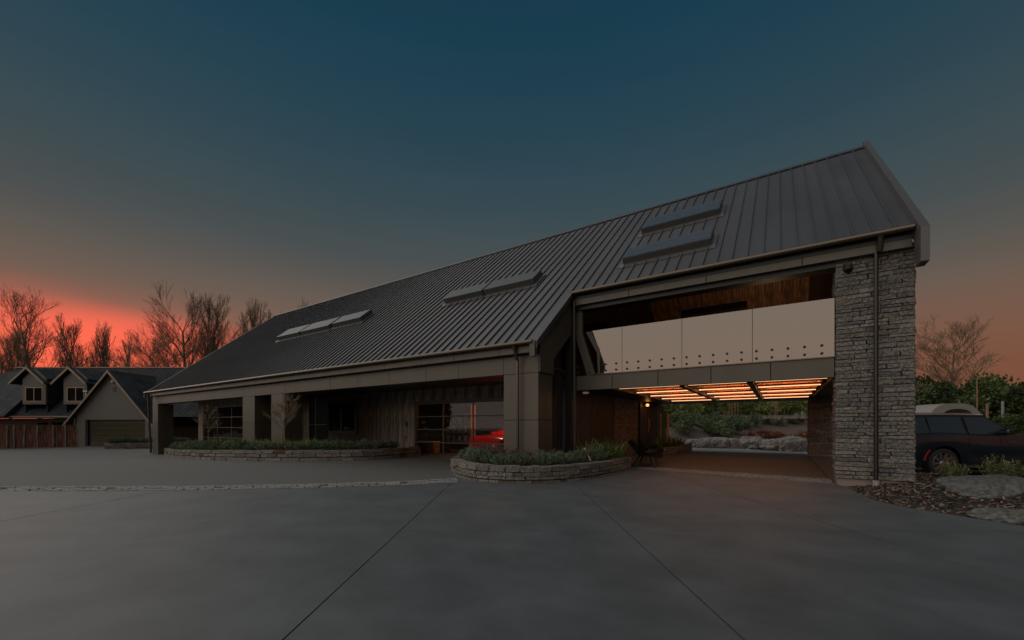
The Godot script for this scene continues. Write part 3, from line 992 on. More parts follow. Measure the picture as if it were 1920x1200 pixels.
	# downpipes
	pipe(h, "downpipe", [P(1.78, 5.28, 11.3), P(1.78, 5.0, 11.42)], 0.055, mats.gutter)
	pipe(h, "downpipe", [P(1.73, 5.02, 11.47), P(1.73, 0.14, 11.47)], 0.04, mats.dark_pipe)
	pipe(h, "pipe_collar", [P(1.73, 0.0, 11.47), P(1.73, 0.16, 11.47)], 0.062, mats.shelter)
	pipe(h, "downpipe", [P(-5.9, 3.46, 9.12), P(-5.9, 3.1, 9.26)], 0.05, mats.gutter)
	pipe(h, "downpipe", [P(-5.9, 3.12, 9.3), P(-5.9, 0.1, 9.32)], 0.038, mats.gutter)
	pipe(h, "downpipe", [P(-33.95, 3.4, 9.15), P(-33.95, -0.4, 9.3)], 0.06, mats.gutter)
	pipe(h, "downpipe", [P(-5.2, 5.1, 11.4), P(-5.2, 0.05, 11.44)], 0.04, mats.trim)
	# --- light strips under the bridge
	var rows := [["nearest", 12.6], ["second", 14.5], ["middle", 16.35], ["fourth", 18.2], ["farthest", 20.1]]
	var bays := [["left", -4.2, -2.38], ["middle", -2.18, -0.72], ["right", -0.52, 1.0]]
	for r in rows:
		for q in bays:
			var l: float = q[2] - q[1]
			var s := thing("strip_light", "glowing orange strip light under the bridge, %s row, %s bay" % [r[0], q[0]], "light", P((q[1] + q[2]) / 2, 2.5, r[1]), 0.0, "strip lights under the bridge")
			var tb := MB.new()
			tb.tube(Vector3(-l / 2, 0, 0), Vector3(l / 2, 0, 0), 0.017, 0.017, 8, true)
			obj("diffuser", tb, mats.strip_glow, s)
			var hb2 := MB.new()
			for e in [-1, 1]: hb2.bx(e * l * 0.42 - 0.01, e * l * 0.42 + 0.01, 0.022, 0.085, -0.012, 0.012)
			obj("hanger", hb2, mats.black_metal, s)
			var al := AreaLight3D.new()
			al.name = "strip_lamp"
			al.area_size = Vector2(l, 0.05)
			al.light_energy = 0.2
			al.light_color = Color(1.0, 0.7, 0.44)
			al.rotation.x = -PI / 2
			al.position.y = -0.026
			al.shadow_enabled = true
			al.area_range = 30.0
			s.add_child(al)
			var ul := AreaLight3D.new()
			ul.name = "strip_uplight"
			ul.area_size = Vector2(l, 0.03)
			ul.light_energy = 0.45
			ul.light_color = Color(1.0, 0.5, 0.22)
			ul.rotation.x = PI / 2
			ul.position.y = 0.026
			ul.shadow_enabled = true
			ul.area_range = 30.0
			s.add_child(ul)
	var wlamp := thing("wall_lamp", "small round orange wall lamp beside the front door under the bridge", "lamp", P(-5.1, 2.3, 19.3))
	var sp := MB.new()
	sp.lathe([Vector2(0, -0.07), Vector2(0.06, -0.05), Vector2(0.08, 0), Vector2(0.06, 0.05), Vector2(0, 0.07)], 10, Transform3D())
	obj("bulb", sp, mats.lamp_glow, wlamp)
	var bk := MB.new()
	bk.bx(-0.16, -0.06, -0.05, 0.05, -0.05, 0.05)
	obj("bracket", bk, mats.black_metal, wlamp)
	var ol := OmniLight3D.new()
	ol.name = "lamp_light"
	ol.light_energy = 0.05
	ol.light_color = Color(1, 0.6, 0.3)
	ol.omni_range = 12
	ol.omni_attenuation = 2.0
	ol.light_size = 0.08
	ol.shadow_enabled = true
	wlamp.add_child(ol)
	# floodlight on the pillar, camera under the bridge corner
	var fl := thing("floodlight", "small dark floodlight high on the right stone pillar under the fascia", "floodlight", P(1.27, 4.72, 11.55))
	var fb := MB.new()
	fb.lathe([Vector2(0, -0.06), Vector2(0.07, -0.055), Vector2(0.085, 0.0), Vector2(0.07, 0.05), Vector2(0.03, 0.08), Vector2(0, 0.085)], 14, Transform3D(Basis(Vector3.RIGHT, -0.9), Vector3(0, 0, 0.12)))
	obj("head", fb, mats.black_metal, fl)
	var fa := MB.new()
	fa.tube(Vector3(-0.07, 0.02, -0.05), Vector3(-0.06, 0.14, 0.06), 0.012, 0.012, 6)
	fa.tube(Vector3(-0.06, 0.14, 0.06), Vector3(0.06, 0.14, 0.06), 0.012, 0.012, 6)
	fa.tube(Vector3(0.06, 0.14, 0.06), Vector3(0.07, 0.02, -0.05), 0.012, 0.012, 6)
	obj("bracket", fa, mats.black_metal, fl)
	var sc := thing("security_camera", "small pale security camera under the left corner of the bridge", "camera", P(-4.98, 2.34, 11.72))
	var cb := MB.new()
	cb.cham(-0.06, 0.12, -0.04, 0.03, -0.05, 0.05, 0.012)
	obj("housing", cb, mats.white, sc)
	var cs := MB.new()
	cs.tube(Vector3(0, 0.03, 0), Vector3(0, 0.12, 0), 0.02, 0.02, 8, true)
	obj("stem", cs, mats.black_metal, sc)
	garage_things()

func garage_things() -> void:
	var car := thing("red_car", "red sports car parked inside the garage behind the glazed door", "car", P(-10.75, 0.01, 17.6), -PI / 2)
	suv_body(car, mats.red_paint, 4.4, 1.28, 0.88, 1.9, 2.6, 0.34, false)
	var sh := thing("shelf_unit", "tall timber shelf unit with books inside the near garage", "shelf", P(-13.3, 0.01, 15.6))
	for y: float in [0.1, 0.55, 1.0, 1.45, 1.9, 2.3]:
		box("shelf", mats.slat, sh, -0.8, 0.8, y, y + 0.04, -0.18, 0.18)
	for x: float in [-0.82, 0.82]:
		box("side_panel", mats.slat, sh, x - 0.03, x + 0.03, 0.0, 2.35, -0.18, 0.18)
	for k in 34:
		var x := -0.72 + (k % 12) * 0.125
		var y: float = [0.59, 1.04, 1.49][k / 12]
		var b := MB.new()
		b.col = [Color(0.5, 0.45, 0.4), Color(0.2, 0.1, 0.06), Color(0.08, 0.09, 0.12)][k % 3]
		b.bx(x, x + 0.06, y, y + rng.randf_range(0.2, 0.32), -0.12, 0.08)
		obj("book", b, mats.chips, sh)
	var cab := thing("low_cabinet", "low timber cabinet at the left inside the near garage", "cabinet", P(-14.6, 0.01, 14.6))
	box("carcass", mats.slat, cab, -0.5, 0.7, 0.0, 0.55, -0.2, 0.2, 0.01)
	box("worktop", mats.white, cab, -0.52, 0.72, 0.552, 0.58, -0.22, 0.22, 0.005)
	box("door", mats.slat, cab, -0.47, 0.08, 0.04, 0.52, -0.225, -0.203)
	box("door", mats.slat, cab, 0.12, 0.67, 0.04, 0.52, -0.225, -0.203)

# ------------------------------------------------------------------ the neighbour's house: axes face the photographer
func neighbour_house() -> void:
	var at := C(-37.0, 38.0, -0.5)
	var h := thing("grey_house", "grey rendered house with dark roof, two dormers and a wide garage door", "house", at, deg_to_rad(YAW))
	# local: x to the right, y up from the house floor, d = depth behind the garage front
	var S := 38.0 / 765.0
	var X := func(px: float) -> float: return (px - 960.0) * S + 37.0
	var Y := func(py: float) -> float: return (800.0 - py) * S + EYE + 0.5
	var gx0: float = X.call(143); var gx1: float = X.call(286)
	var ap := Vector2(X.call(209), Y.call(697))
	var door0: float = X.call(160); var door1: float = X.call(272)
	var dtop: float = Y.call(787)
	var eave: float = Y.call(778)
	var wall := MB.new()
	var sl := (ap.y - eave) / (ap.x - gx0)
	var er := ap.y - sl * (gx1 - ap.x)
	wall.prism([Vector3(gx0, 0, 0), Vector3(gx0, eave, 0), Vector3(ap.x, ap.y - 0.02, 0), Vector3(gx1, er, 0), Vector3(gx1, 0, 0), Vector3(door1, 0, 0), Vector3(door1, dtop, 0), Vector3(door0, dtop, 0), Vector3(door0, 0, 0)], Vector3(0, 0, -0.3))
	wall.bx(gx0, gx0 + 0.25, 0, eave - 0.2, 0.31, 8.0)
	wall.bx(gx1 - 0.25, gx1, 0, er - 0.2, 0.31, 8.0)
	wall.bx(gx0 - 14.0, gx0 - 0.02, 0, 2.6, 2.2, 2.4)
	obj("wall", wall, mats.render_wall, h)
	var gd := part("garage_door", h)
	for k in 5:
		box("door_panel", mats.gdoor if mats.has("gdoor") else mat("gdoor", Color(0.11, 0.088, 0.055), 0.35, 0.5), gd, door0 + 0.25, door1 - 0.02, 0.03 + k * (dtop - 0.05) / 5, 0.015 + (k + 1) * (dtop - 0.05) / 5, 0.14, 0.18, 0.006)
	var rev := MB.new()
	rev.bx(door0 + 0.003, door0 + 0.22, 0, dtop - 0.003, 0.02, 0.2)
	obj("reveal", rev, mats.black_metal, gd)
	# garage roof, running back
	var rf := part("roof", h)
	var rb := MB.new()
	var back := 9.0
	for s in [-1.0, 1.0]:
		var x1: float = ap.x + s * (ap.x - gx0 + 0.9)
		var y1: float = ap.y - sl * (ap.x - gx0 + 0.9)
		var t := Vector3(0, 0.12, 0)
		var q := [Vector3(ap.x, ap.y, 0.35), Vector3(x1, y1, 0.35), Vector3(x1, y1, -back), Vector3(ap.x, ap.y, -back)]
		rb.prism(q, t)
	obj("slope", rb, mats.slate_roof, rf)
	var bb := MB.new()
	for s in [-1.0, 1.0]:
		var x1: float = ap.x + s * (ap.x - gx0 + 0.92)
		var y1: float = ap.y - sl * (ap.x - gx0 + 0.92)
		bb.prism([Vector3(ap.x, ap.y + 0.13, 0.36), Vector3(x1, y1 + 0.13, 0.36), Vector3(x1, y1 - 0.1, 0.36), Vector3(ap.x, ap.y - 0.14, 0.36)], Vector3(0, 0, 0.05))
	obj("barge_board", bb, mats.house_trim, rf)
	# main roof behind, with ribs
	var ye: float = Y.call(779) - 0.1
	var yr2: float = Y.call(689) + 0.75
	var mr := MB.new()
	var d0 := 1.0
	var d1 := 5.6
	var xl := -16.0
	mr.prism([Vector3(xl, ye, -d0), Vector3(xl, yr2, -d1), Vector3(xl, ye, -(2 * d1 - d0))], Vector3(30.0, 0, 0))
	obj("main_slope", mr, mats.slate_roof, rf)
	var ribs := MB.new()
	for k in 100:
		var x := xl + 0.15 + k * 0.3
		ribs.bar(Vector3(x, ye + 0.02, -d0), Vector3(x, yr2 + 0.02, -d1), 0.05, 0.04)
	obj("roof_ribs", ribs, mats.slate_roof, rf, "stuff")
	box("ridge_cap", mats.house_trim, rf, xl, xl + 30.0, yr2 - 0.02, yr2 + 0.1, d1 - 0.12, d1 + 0.12)
	box("gutter", mats.house_trim, rf, xl, gx0 - 0.6, ye - 0.06, ye + 0.08, d0 - 0.14, d0 - 0.02)
	box("soffit", mats.black_metal, rf, xl, gx0 - 0.6, ye - 0.12, ye - 0.065, d0 - 0.1, 2.2)
	# lower wing at far left
	var lw := MB.new()
	lw.prism([Vector3(xl, ye, -0.4), Vector3(xl, yr2 - 0.55, -4.6), Vector3(xl, ye, -8.0)], Vector3(X.call(16) - 1.0 - xl, 0, 0))
	obj("wing_slope", lw, mats.slate_roof, rf)
	# dormers
	for q in [[56.0, 23.0, 87.0, 42.0, 85.5, 47.5, 80.0], [134.5, 102.0, 167.0, 119.0, 162.5, 125.5, 158.5]]:
		var k := 1.03                                       # the dormers stand about a metre behind the garage front
		var XX := func(px: float) -> float: return (px - 960.0) * S * k + 37.0
		var YY := func(py: float) -> float: return (800.0 - py) * S * k + EYE + 0.5
		var dm := part("dormer", h)
		var dd := 1.15
		var wx0: float = XX.call(q[3]); var wx1: float = XX.call(q[4])
		var a := Vector2(XX.call(q[0]), YY.call(690))
		var ey: float = YY.call(720.5)
		var wb: float = YY.call(758)
		var hw := (wx1 - wx0) / 2
		var cx := (wx0 + wx1) / 2
		var sx := (a.y - ey) / (a.x - (XX.call(q[1]) as float))
		var wy := a.y - sx * hw
		var fx0: float = XX.call(q[5]); var fx1: float = XX.call(q[6])
		var fy0: float = YY.call(753); var fy1: float = YY.call(726)
		var db := MB.new()
		db.prism([Vector3(cx - hw, wb, -dd), Vector3(cx - hw, wy, -dd), Vector3(cx, a.y - 0.05, -dd), Vector3(cx + hw, wy, -dd), Vector3(cx + hw, wb, -dd), Vector3(fx1, wb, -dd), Vector3(fx1, fy1, -dd), Vector3(fx0, fy1, -dd), Vector3(fx0, fy0, -dd), Vector3(fx1 - 0.001, fy0, -dd), Vector3(fx1 - 0.001, wb, -dd)], Vector3(0, 0, -0.15))
		obj("gable", db, mats.render_wall, dm)
		var ck := MB.new()
		ck.bx(cx - hw, cx - hw + 0.12, wb - 1.0, wy, dd + 0.16, d1)
		ck.bx(cx + hw - 0.12, cx + hw, wb - 1.0, wy, dd + 0.16, d1)
		obj("cheek", ck, mats.slate_roof, dm)
		var dr := MB.new()
		var tr := MB.new()
		for s in [-1.0, 1.0]:
			var ex: float = a.x + s * (a.x - (XX.call(q[1]) as float))
			dr.prism([Vector3(a.x, a.y, -dd + 0.3), Vector3(ex, ey, -dd + 0.3), Vector3(ex, ey, -d1), Vector3(a.x, a.y, -d1)], Vector3(0, 0.1, 0))
			tr.prism([Vector3(a.x, a.y + 0.11, -dd + 0.31), Vector3(ex, ey + 0.11, -dd + 0.31), Vector3(ex, ey - 0.12, -dd + 0.31), Vector3(a.x, a.y - 0.14, -dd + 0.31)], Vector3(0, 0, 0.05))
		obj("roof", dr, mats.slate_roof, dm)
		obj("barge_board", tr, mats.house_trim, dm)
		var fm := MB.new()
		fm.bx(fx0, fx0 + 0.07, fy0, fy1, dd - 0.03, dd + 0.1)
		fm.bx(fx1 - 0.07, fx1 - 0.003, fy0, fy1, dd - 0.03, dd + 0.1)
		fm.bx(fx0 + 0.07, fx1 - 0.07, fy0, fy0 + 0.07, dd - 0.03, dd + 0.1)
		fm.bx(fx0 + 0.07, fx1 - 0.07, fy1 - 0.07, fy1, dd - 0.03, dd + 0.1)
		fm.bx((fx0 + fx1) / 2 - 0.03, (fx0 + fx1) / 2 + 0.03, fy0 + 0.07, fy1 - 0.07, dd - 0.03, dd + 0.1)
		obj("window_frame", fm, mats.pale_wood, dm)
		for e in 2:
			var p0 := fx0 + 0.07 if e == 0 else (fx0 + fx1) / 2 + 0.03
			box("pane", mats.dark_glass, dm, p0, p0 + (fx1 - fx0) / 2 - 0.1, fy0 + 0.07, fy1 - 0.07, dd + 0.03, dd + 0.05)
	# vent, lamp, flue, downpipe
	box("gable_vent", mats.trim, h, X.call(211.5), X.call(217.5), Y.call(735), Y.call(724.5), -0.03, -0.002)
	pipe(h, "downpipe", [Vector3(X.call(141), eave - 0.3, 0.05), Vector3(X.call(141), 0.1, 0.05)], 0.05, mats.house_trim)
	pipe(h, "flue", [Vector3(X.call(140.5), Y.call(763), -1.0), Vector3(X.call(140.5), Y.call(733), -1.0)], 0.05, mats.white)
	box("flue_cap", mats.white, h, X.call(137), X.call(145), Y.call(733), Y.call(731), 0.85, 1.15)
	for k in 4:
		box("window", mats.dark_glass, h, X.call(20 + k * 28.0), X.call(40 + k * 28.0), 1.3, 2.2, 2.15, 2.195)
	var lamp := thing("gable_lamp", "small pale lamp high in the gable of the grey house", "lamp", at + Basis(Vector3.UP, deg_to_rad(YAW)) * Vector3(X.call(212.5), Y.call(715.5), 0.08))
	var lb := MB.new()
	lb.cham(-0.16, 0.16, -0.1, 0.1, -0.06, 0.06, 0.03)
	obj("housing", lb, mats.white, lamp)
	# timber fence
	var f := thing("timber_fence", "brown upright board fence with a gate left of the grey house", "fence")
	var p0 := C(-38.7, 29.4, -0.5)
	var p1 := C(-37.6, 35.3, -0.5)
	var e0 := C(-(960.0 + 12.0) * 32.6 / 765.0, 32.6, -0.5)
	var e1 := C(-(960.0 - 146.0) * 36.2 / 765.0, 36.2, -0.5)
	var along := (e1 - e0)
	var len := along.length()
	var n := 26
	for k in n:
		var q0: Vector3 = e0 + along * (k / float(n))
		var q1: Vector3 = e0 + along * ((k + 0.96) / n)
		var b := MB.new()
		b.col = Color.WHITE * rng.randf_range(0.75, 1.2)
		b.bar(q0 + Vector3(0, 0.95, 0), q1 + Vector3(0, 0.95, 0), 0.03, 1.86)
		obj("board", b, mats.fence_wood, f)
	for k in [0, 4, 6, 9, 13, 18, 22, 26]:
		var q: Vector3 = e0 + along * (k / float(n))
		var b := MB.new()
		b.bar(q + Vector3(0, 0.0, 0) + C(0, -0.06), q + Vector3(0, 1.95, 0) + C(0, -0.06), 0.1, 0.1, Vector3(1, 0, 0.3))
		obj("post", b, mats.cedar_dark, f)
	var cp := MB.new()
	cp.bar(e0 + Vector3(0, 1.93, 0), e1 + Vector3(0, 1.93, 0), 0.14, 0.05)
	obj("capping", cp, mats.fence_wood, f)
	var gt := MB.new()
	var ga := e0 + along * 0.7
	gt.tube(ga + Vector3(0, 0.95, 0) + C(0, -0.1), ga + Vector3(0, 1.1, 0) + C(0, -0.1), 0.03, 0.03, 6, true)
	obj("gate_latch", gt, mats.black_metal, f)

# ------------------------------------------------------------------ plants
func leaf_quad(b: MB, p: Vector3, d: Vector3, l: float, w: float) -> void:
	var s := d.cross(Vector3(rng.randf_range(-1, 1), rng.randf_range(-1, 1), rng.randf_range(-1, 1))).normalized() * w
	b.quad(p, p + d * l * 0.45 - s, p + d * l, p + d * l * 0.45 + s)

func sprig_bush(sd: int, r: float, hgt: float, n: int, c: Color, l := 0.05, w := 0.009) -> MB:
	var keep := rng.state
	rng.seed = sd
	var b := MB.new()
	for k in n:                                             # upright sprigs that fan out from the middle
		var a := rng.randf() * TAU
		var lean := sqrt(rng.randf())
		var top := Vector3(cos(a) * lean * r, hgt * (1.0 - 0.45 * lean * lean) * rng.randf_range(0.75, 1.05), sin(a) * lean * r)
		var foot := top * Vector3(0.45, 0.25, 0.45)
		var shade := rng.randf_range(0.55, 1.35)
		for j in 9:
			var t := (j + 0.5) / 9
			var p := foot.lerp(top, t)
			var d := ((top - foot).normalized() + Vector3(rng.randf_range(-0.8, 0.8), rng.randf_range(0.0, 0.7), rng.randf_range(-0.8, 0.8))).normalized()
			b.col = c * shade * rng.randf_range(0.8, 1.2)
			leaf_quad(b, p, d, l * rng.randf_range(0.8, 1.4), w)
	rng.state = keep
	return b

func blade_tuft(sd: int, n: int, l: float, w: float, droop: float, c: Color, spread := 0.5) -> MB:
	var keep := rng.state
	rng.seed = sd
	var b := MB.new()
	for k in n:
		var a := rng.randf() * TAU
		var out := Vector3(cos(a), 0, sin(a))
		var side := Vector3(-out.z, 0, out.x)
		var ln := l * rng.randf_range(0.6, 1.1)
		var tilt := rng.randf_range(0.05, spread)
		var p := out * rng.randf_range(0.0, 0.12 * l)
		var d := (Vector3.UP + out * tilt * 1.6).normalized()
		b.col = c * rng.randf_range(0.55, 1.4)
		var steps := 4
		for j in steps:
			var w0 := w * (1.0 - j / float(steps)) * (1.0 if j > 0 else 0.7)
			var w1 := w * (1.0 - (j + 1.0) / steps)
			var q := p + d * ln / steps
			b.quad(p - side * w0, q - side * w1, q + side * w1, p + side * w0)
			p = q
			d = (d + (out * 0.5 - Vector3.UP * 0.6) * droop).normalized()
	rng.state = keep
	return b

func leaf_cloud(sd: int, ext: Vector3, n: int, l: float, w: float, c: Color, lumps := 9) -> MB:
	# foliage of a bush: leaves set thickly on many uneven clumps spread through the crown
	var keep := rng.state
	rng.seed = sd
	var b := MB.new()
	var cl := []
	for k in lumps:
		var d := Vector3(rng.randf_range(-1, 1), rng.randf_range(-0.8, 1), rng.randf_range(-1, 1))
		if d.length() > 1: d = d.normalized() * rng.randf_range(0.75, 1.0)
		cl.append([d * 0.72, rng.randf_range(0.22, 0.42), rng.randf_range(0.65, 1.3)])
	for k in n:
		var q: Array = cl[rng.randi() % lumps]
		var d := Vector3(rng.randfn(), rng.randfn(), rng.randfn()).normalized()
		var p: Vector3 = (q[0] as Vector3) + d * (q[1] as float) * pow(rng.randf(), 0.4)
		b.col = c * (q[2] as float) * rng.randf_range(0.6, 1.4)
		leaf_quad(b, p * ext + Vector3(0, ext.y, 0), (d + Vector3(0, rng.randf_range(-0.5, 0.8), 0)).normalized(), l * rng.randf_range(0.6, 1.3), w)
	rng.state = keep
	return b

func wall_path(parent: Node, pts: Array, h: float, course: float, length: float, joined := false) -> void:
	# a low dry-stone wall along a curved line of (x, v), with cap stones
	var line := []
	for k in pts.size() - 1:                               # smooth the line
		var p0 := Vector2(pts[maxi(k - 1, 0)][0], pts[maxi(k - 1, 0)][1])
		var p1 := Vector2(pts[k][0], pts[k][1])
		var p2 := Vector2(pts[k + 1][0], pts[k + 1][1])
		var p3 := Vector2(pts[mini(k + 2, pts.size() - 1)][0], pts[mini(k + 2, pts.size() - 1)][1])
		for j in 8: line.append(p1.cubic_interpolate(p2, p0, p3, j / 8.0))
	line.append(Vector2(pts[-1][0], pts[-1][1]))
	var acc := [0.0]
	for k in line.size() - 1: acc.append(acc[-1] + (line[k] as Vector2).distance_to(line[k + 1]))
	var at := func(s: float) -> Vector3:
		for k in line.size() - 1:
			if s <= acc[k + 1] or k == line.size() - 2:
				var q: Vector2 = (line[k] as Vector2).lerp(line[k + 1], clampf((s - acc[k]) / maxf(acc[k + 1] - acc[k], 1e-6), 0, 1))
				return Vector3(q.x, gy(q.x), -q.y)
		return Vector3.ZERO
	var total: float = acc[-1]
	var all := MB.new()
	var y := 0.0
	var n := 0
	var core := MB.new()
	var steps := int(total / 0.3)
	for k in steps:
		var p: Vector3 = at.call(total * k / steps)
		var q: Vector3 = at.call(total * (k + 1.0) / steps)
		var inw := -((q - p).normalized().cross(Vector3.UP))
		core.hexa([p + inw * 0.3, q + inw * 0.3, q + inw * 0.02, p + inw * 0.02, p + inw * 0.3 + Vector3.UP * (h - 0.02), q + inw * 0.3 + Vector3.UP * (h - 0.02), q + inw * 0.02 + Vector3.UP * (h - 0.02), p + inw * 0.02 + Vector3.UP * (h - 0.02)])
	obj("core", core, mats.mortar, parent)
	while y < h - 0.02:
		var ch := minf(course * rng.randf_range(0.8, 1.25), h - y)
		if h - y - ch < 0.04: ch = h - y
		var top := y + ch > h - 0.01
		var s := 0.0
		while s < total - 0.01:
			var l := length * rng.randf_range(0.5, 1.55)
			if total - s - l < length * 0.4: l = total - s
			var p: Vector3 = at.call(s)
			var q: Vector3 = at.call(s + l)
			var ax := (q - p).normalized()
			var out := ax.cross(Vector3.UP).normalized()
			var b := all if joined or n >= 299 else MB.new()
			b.col = stone_tint() * (1.15 if top else 1.0)
			if rng.randf() < 0.02: b.col = Color(0.5, 0.26, 0.17)
			rough_block(b, p + ax * 0.005 + Vector3.UP * (y + 0.003) - Vector3(0, 0.02 if y == 0.0 else 0.0, 0), ax, out, p.distance_to(q) - 0.01, ch - 0.008, rng.randf_range(0.02, 0.05))
			if top:
				var u := Vector3.UP * (h + rng.randf_range(-0.005, 0.02))
				b.quad(p + u - out * 0.3, p + u + out * 0.035, q + u + out * 0.035, q + u - out * 0.3)
				b.quad(p + u + out * 0.035, p + u + out * 0.03 - Vector3.UP * 0.04, q + u + out * 0.03 - Vector3.UP * 0.04, q + u + out * 0.035)
			if b != all: obj("stone", b, mats.stone, parent)
			n += 1
			s += l
		y += ch
	if all.v.size(): obj("stonework", all, mats.stone, parent, "stuff")

const BED_NEAR := [[-8.0, 10.6], [-8.25, 9.8], [-7.85, 8.85], [-6.62, 7.92], [-5.6, 7.66], [-4.88, 7.91], [-4.35, 8.47], [-3.96, 9.41], [-3.75, 10.75], [-3.77, 12.3]]
const BED_MID := [[-33.2, 11.2], [-33.4, 10.0], [-30.0, 8.9], [-25.63, 7.95], [-20.48, 7.32], [-17.66, 7.55], [-15.48, 8.25], [-13.94, 9.45], [-13.34, 10.44], [-13.33, 12.1], [-13.5, 13.1]]
const BED_FAR := [[-45.6, 10.2], [-45.4, 9.5], [-44.2, 10.6], [-42.9, 12.4], [-41.9, 13.9]]
const BED_BACK := [[-4.05, 17.6], [-3.88, 18.0], [-3.75, 20.0], [-3.7, 22.3], [-3.9, 22.8]]

func soil_fill(parent: Node, pts: Array, extra: Array, y: float) -> void:
	var poly := PackedVector2Array()
	for q in pts + extra: poly.append(Vector2(q[0], q[1]))
	var b := MB.new()
	slab_mesh(b, poly, y, 0.1)
	obj("soil", b, mats.soil, parent)

func planters() -> void:
	var near := thing("stone_planter", "curved dry stone planter in front of the corner column, nearest of the beds", "planter")
	wall_path(near, BED_NEAR, 0.38, 0.085, 0.3)
	soil_fill(near, BED_NEAR, [[-5.2, 12.2], [-5.2, 10.4], [-7.9, 10.4]], 0.3)
	var mid := thing("stone_planter", "long curved stone planter below the two bare trees", "planter")
	wall_path(mid, BED_MID, 0.4, 0.125, 0.5)
	soil_fill(mid, BED_MID, [[-16.0, 13.2], [-16.0, 10.45], [-33.0, 10.9]], 0.3)
	var far := thing("stone_planter", "small low stone planter before the grey garage, farthest left", "planter")
	wall_path(far, BED_FAR, 0.45, 0.1, 0.4, true)
	soil_fill(far, BED_FAR, [[-44.0, 15.0], [-46.5, 12.0]], 0.38)
	var back := thing("stone_planter", "short stone planter beyond the green door under the bridge", "planter")
	wall_path(back, BED_BACK, 0.4, 0.1, 0.4, true)
	soil_fill(back, BED_BACK, [[-5.2, 22.8], [-5.2, 20.5], [-4.3, 20.0]], 0.33)
	# shrubs: a few kinds, then copies
	var green := Color(0.11, 0.145, 0.085)
	var kinds := []
	for k in 3: kinds.append(sprig_bush(100 + k, 0.3, 0.42, 210, green * [1.0, 0.85, 1.15][k]).mesh(mats.leaf))
	var grassy := []
	for k in 3: grassy.append(blade_tuft(110 + k, 190, 0.66, 0.018, 0.14, Color(0.23, 0.29, 0.06) * [1.0, 0.8, 1.1][k], 0.8).mesh(mats.leaf))
	var broad := []
	for k in 2: broad.append(blade_tuft(120 + k, 60, 0.75, 0.035, 0.28, Color(0.13, 0.2, 0.06), 0.9).mesh(mats.leaf))
	var purple := sprig_bush(130, 0.3, 0.5, 160, Color(0.11, 0.075, 0.075)).mesh(mats.leaf)
	var place := func(called: String, m: Mesh, at: Vector3, size: float, label: String, cat: String, grp: String) -> void:
		var o := put(numbered(called), m)
		o.position = at
		o.rotation.y = rng.randf() * TAU
		o.scale = Vector3(size, size * rng.randf_range(0.9, 1.1), size)
		tag(o, label, cat, grp)
	var along := func(pts: Array, inset: float, step: float, y: float, f: Callable) -> void:
		for k in pts.size() - 1:
			var a := Vector2(pts[k][0], pts[k][1])
			var b := Vector2(pts[k + 1][0], pts[k + 1][1])
			var d := (b - a).normalized()
			var inn := Vector2(-d.y, d.x)
			var n := maxi(1, roundi(a.distance_to(b) / step))
			for j in n:
				var q := a.lerp(b, (j + 0.5) / n) + inn * (inset + rng.randf_range(-0.05, 0.05))
				f.call(Vector3(q.x, y + gy(q.x), -q.y))
	# near bed: a hedge of small grey-green shrubs, purple plants behind, strappy leaves at the right end
	along.call(BED_NEAR.slice(1, 9), 0.45, 0.36, 0.28, func(p: Vector3) -> void: place.call("shrub", kinds[rng.randi() % 3], p, rng.randf_range(0.85, 1.1), "low grey-green shrub in the hedge along the near stone planter", "shrub", "shrubs along the near planter"))
	along.call(BED_NEAR.slice(1, 8), 0.95, 0.55, 0.28, func(p: Vector3) -> void: place.call("purple_shrub", purple, p, rng.randf_range(0.8, 1.1), "dark purplish shrub behind the hedge in the near planter", "shrub", "purple shrubs in the near planter"))
	for k in 9:
		place.call("strap_leaf_plant", broad[k % 2], Vector3(-4.1 - (k % 3) * 0.32 + rng.randf_range(-0.08, 0.08), 0.3, -(11.1 + (k / 3) * 0.55)), rng.randf_range(0.85, 1.15), "bright green strap-leaved plant at the right end of the near planter", "plant", "strap-leaved plants in the near planter")
	# long bed
	along.call(BED_MID.slice(1, 10), 0.5, 0.5, 0.28, func(p: Vector3) -> void: place.call("shrub", kinds[rng.randi() % 3], p, rng.randf_range(1.0, 1.3), "low grey-green shrub in the hedge along the long stone planter", "shrub", "shrubs along the long planter"))
	along.call(BED_MID.slice(1, 8), 1.25, 0.75, 0.28, func(p: Vector3) -> void: place.call("grass_tuft", grassy[rng.randi() % 3], p, rng.randf_range(0.85, 1.2), "yellow-green grass tuft behind the hedge of the long planter", "grass tuft", "grass tufts in the long planter"))
	along.call(BED_MID.slice(1, 7), 2.0, 0.9, 0.28, func(p: Vector3) -> void:
		if p.z > -10.3 or p.x > -16.4: place.call("grass_tuft", grassy[rng.randi() % 3], p, rng.randf_range(0.8, 1.1), "yellow-green grass tuft in the back row of the long planter", "grass tuft", "back row of grass tufts in the long planter"))
	along.call(BED_FAR, 0.5, 0.5, 0.36, func(p: Vector3) -> void: place.call("shrub", kinds[rng.randi() % 3], p, rng.randf_range(1.2, 1.5), "low clipped shrub in the small planter before the grey garage", "shrub", "shrubs in the far planter"))
	for k in 7:
		place.call("strap_leaf_plant", broad[k % 2], Vector3(-4.3 + rng.randf_range(-0.3, 0.25), 0.33, -(18.6 + k * 0.55)), rng.randf_range(0.85, 1.1), "dark strap-leaved plant in the planter beyond the green door", "plant", "strap-leaved plants beyond the green door")
	var spade := MB.new()
	spade.tube(P(-4.05, 0.42, 9.9), P(-4.35, 0.72, 10.2), 0.02, 0.02, 6, true)
	var sp := obj("wooden_stake", spade, mats.pale_wood)
	tag(sp, "short pale wooden stake leaning in the near planter", "stake")
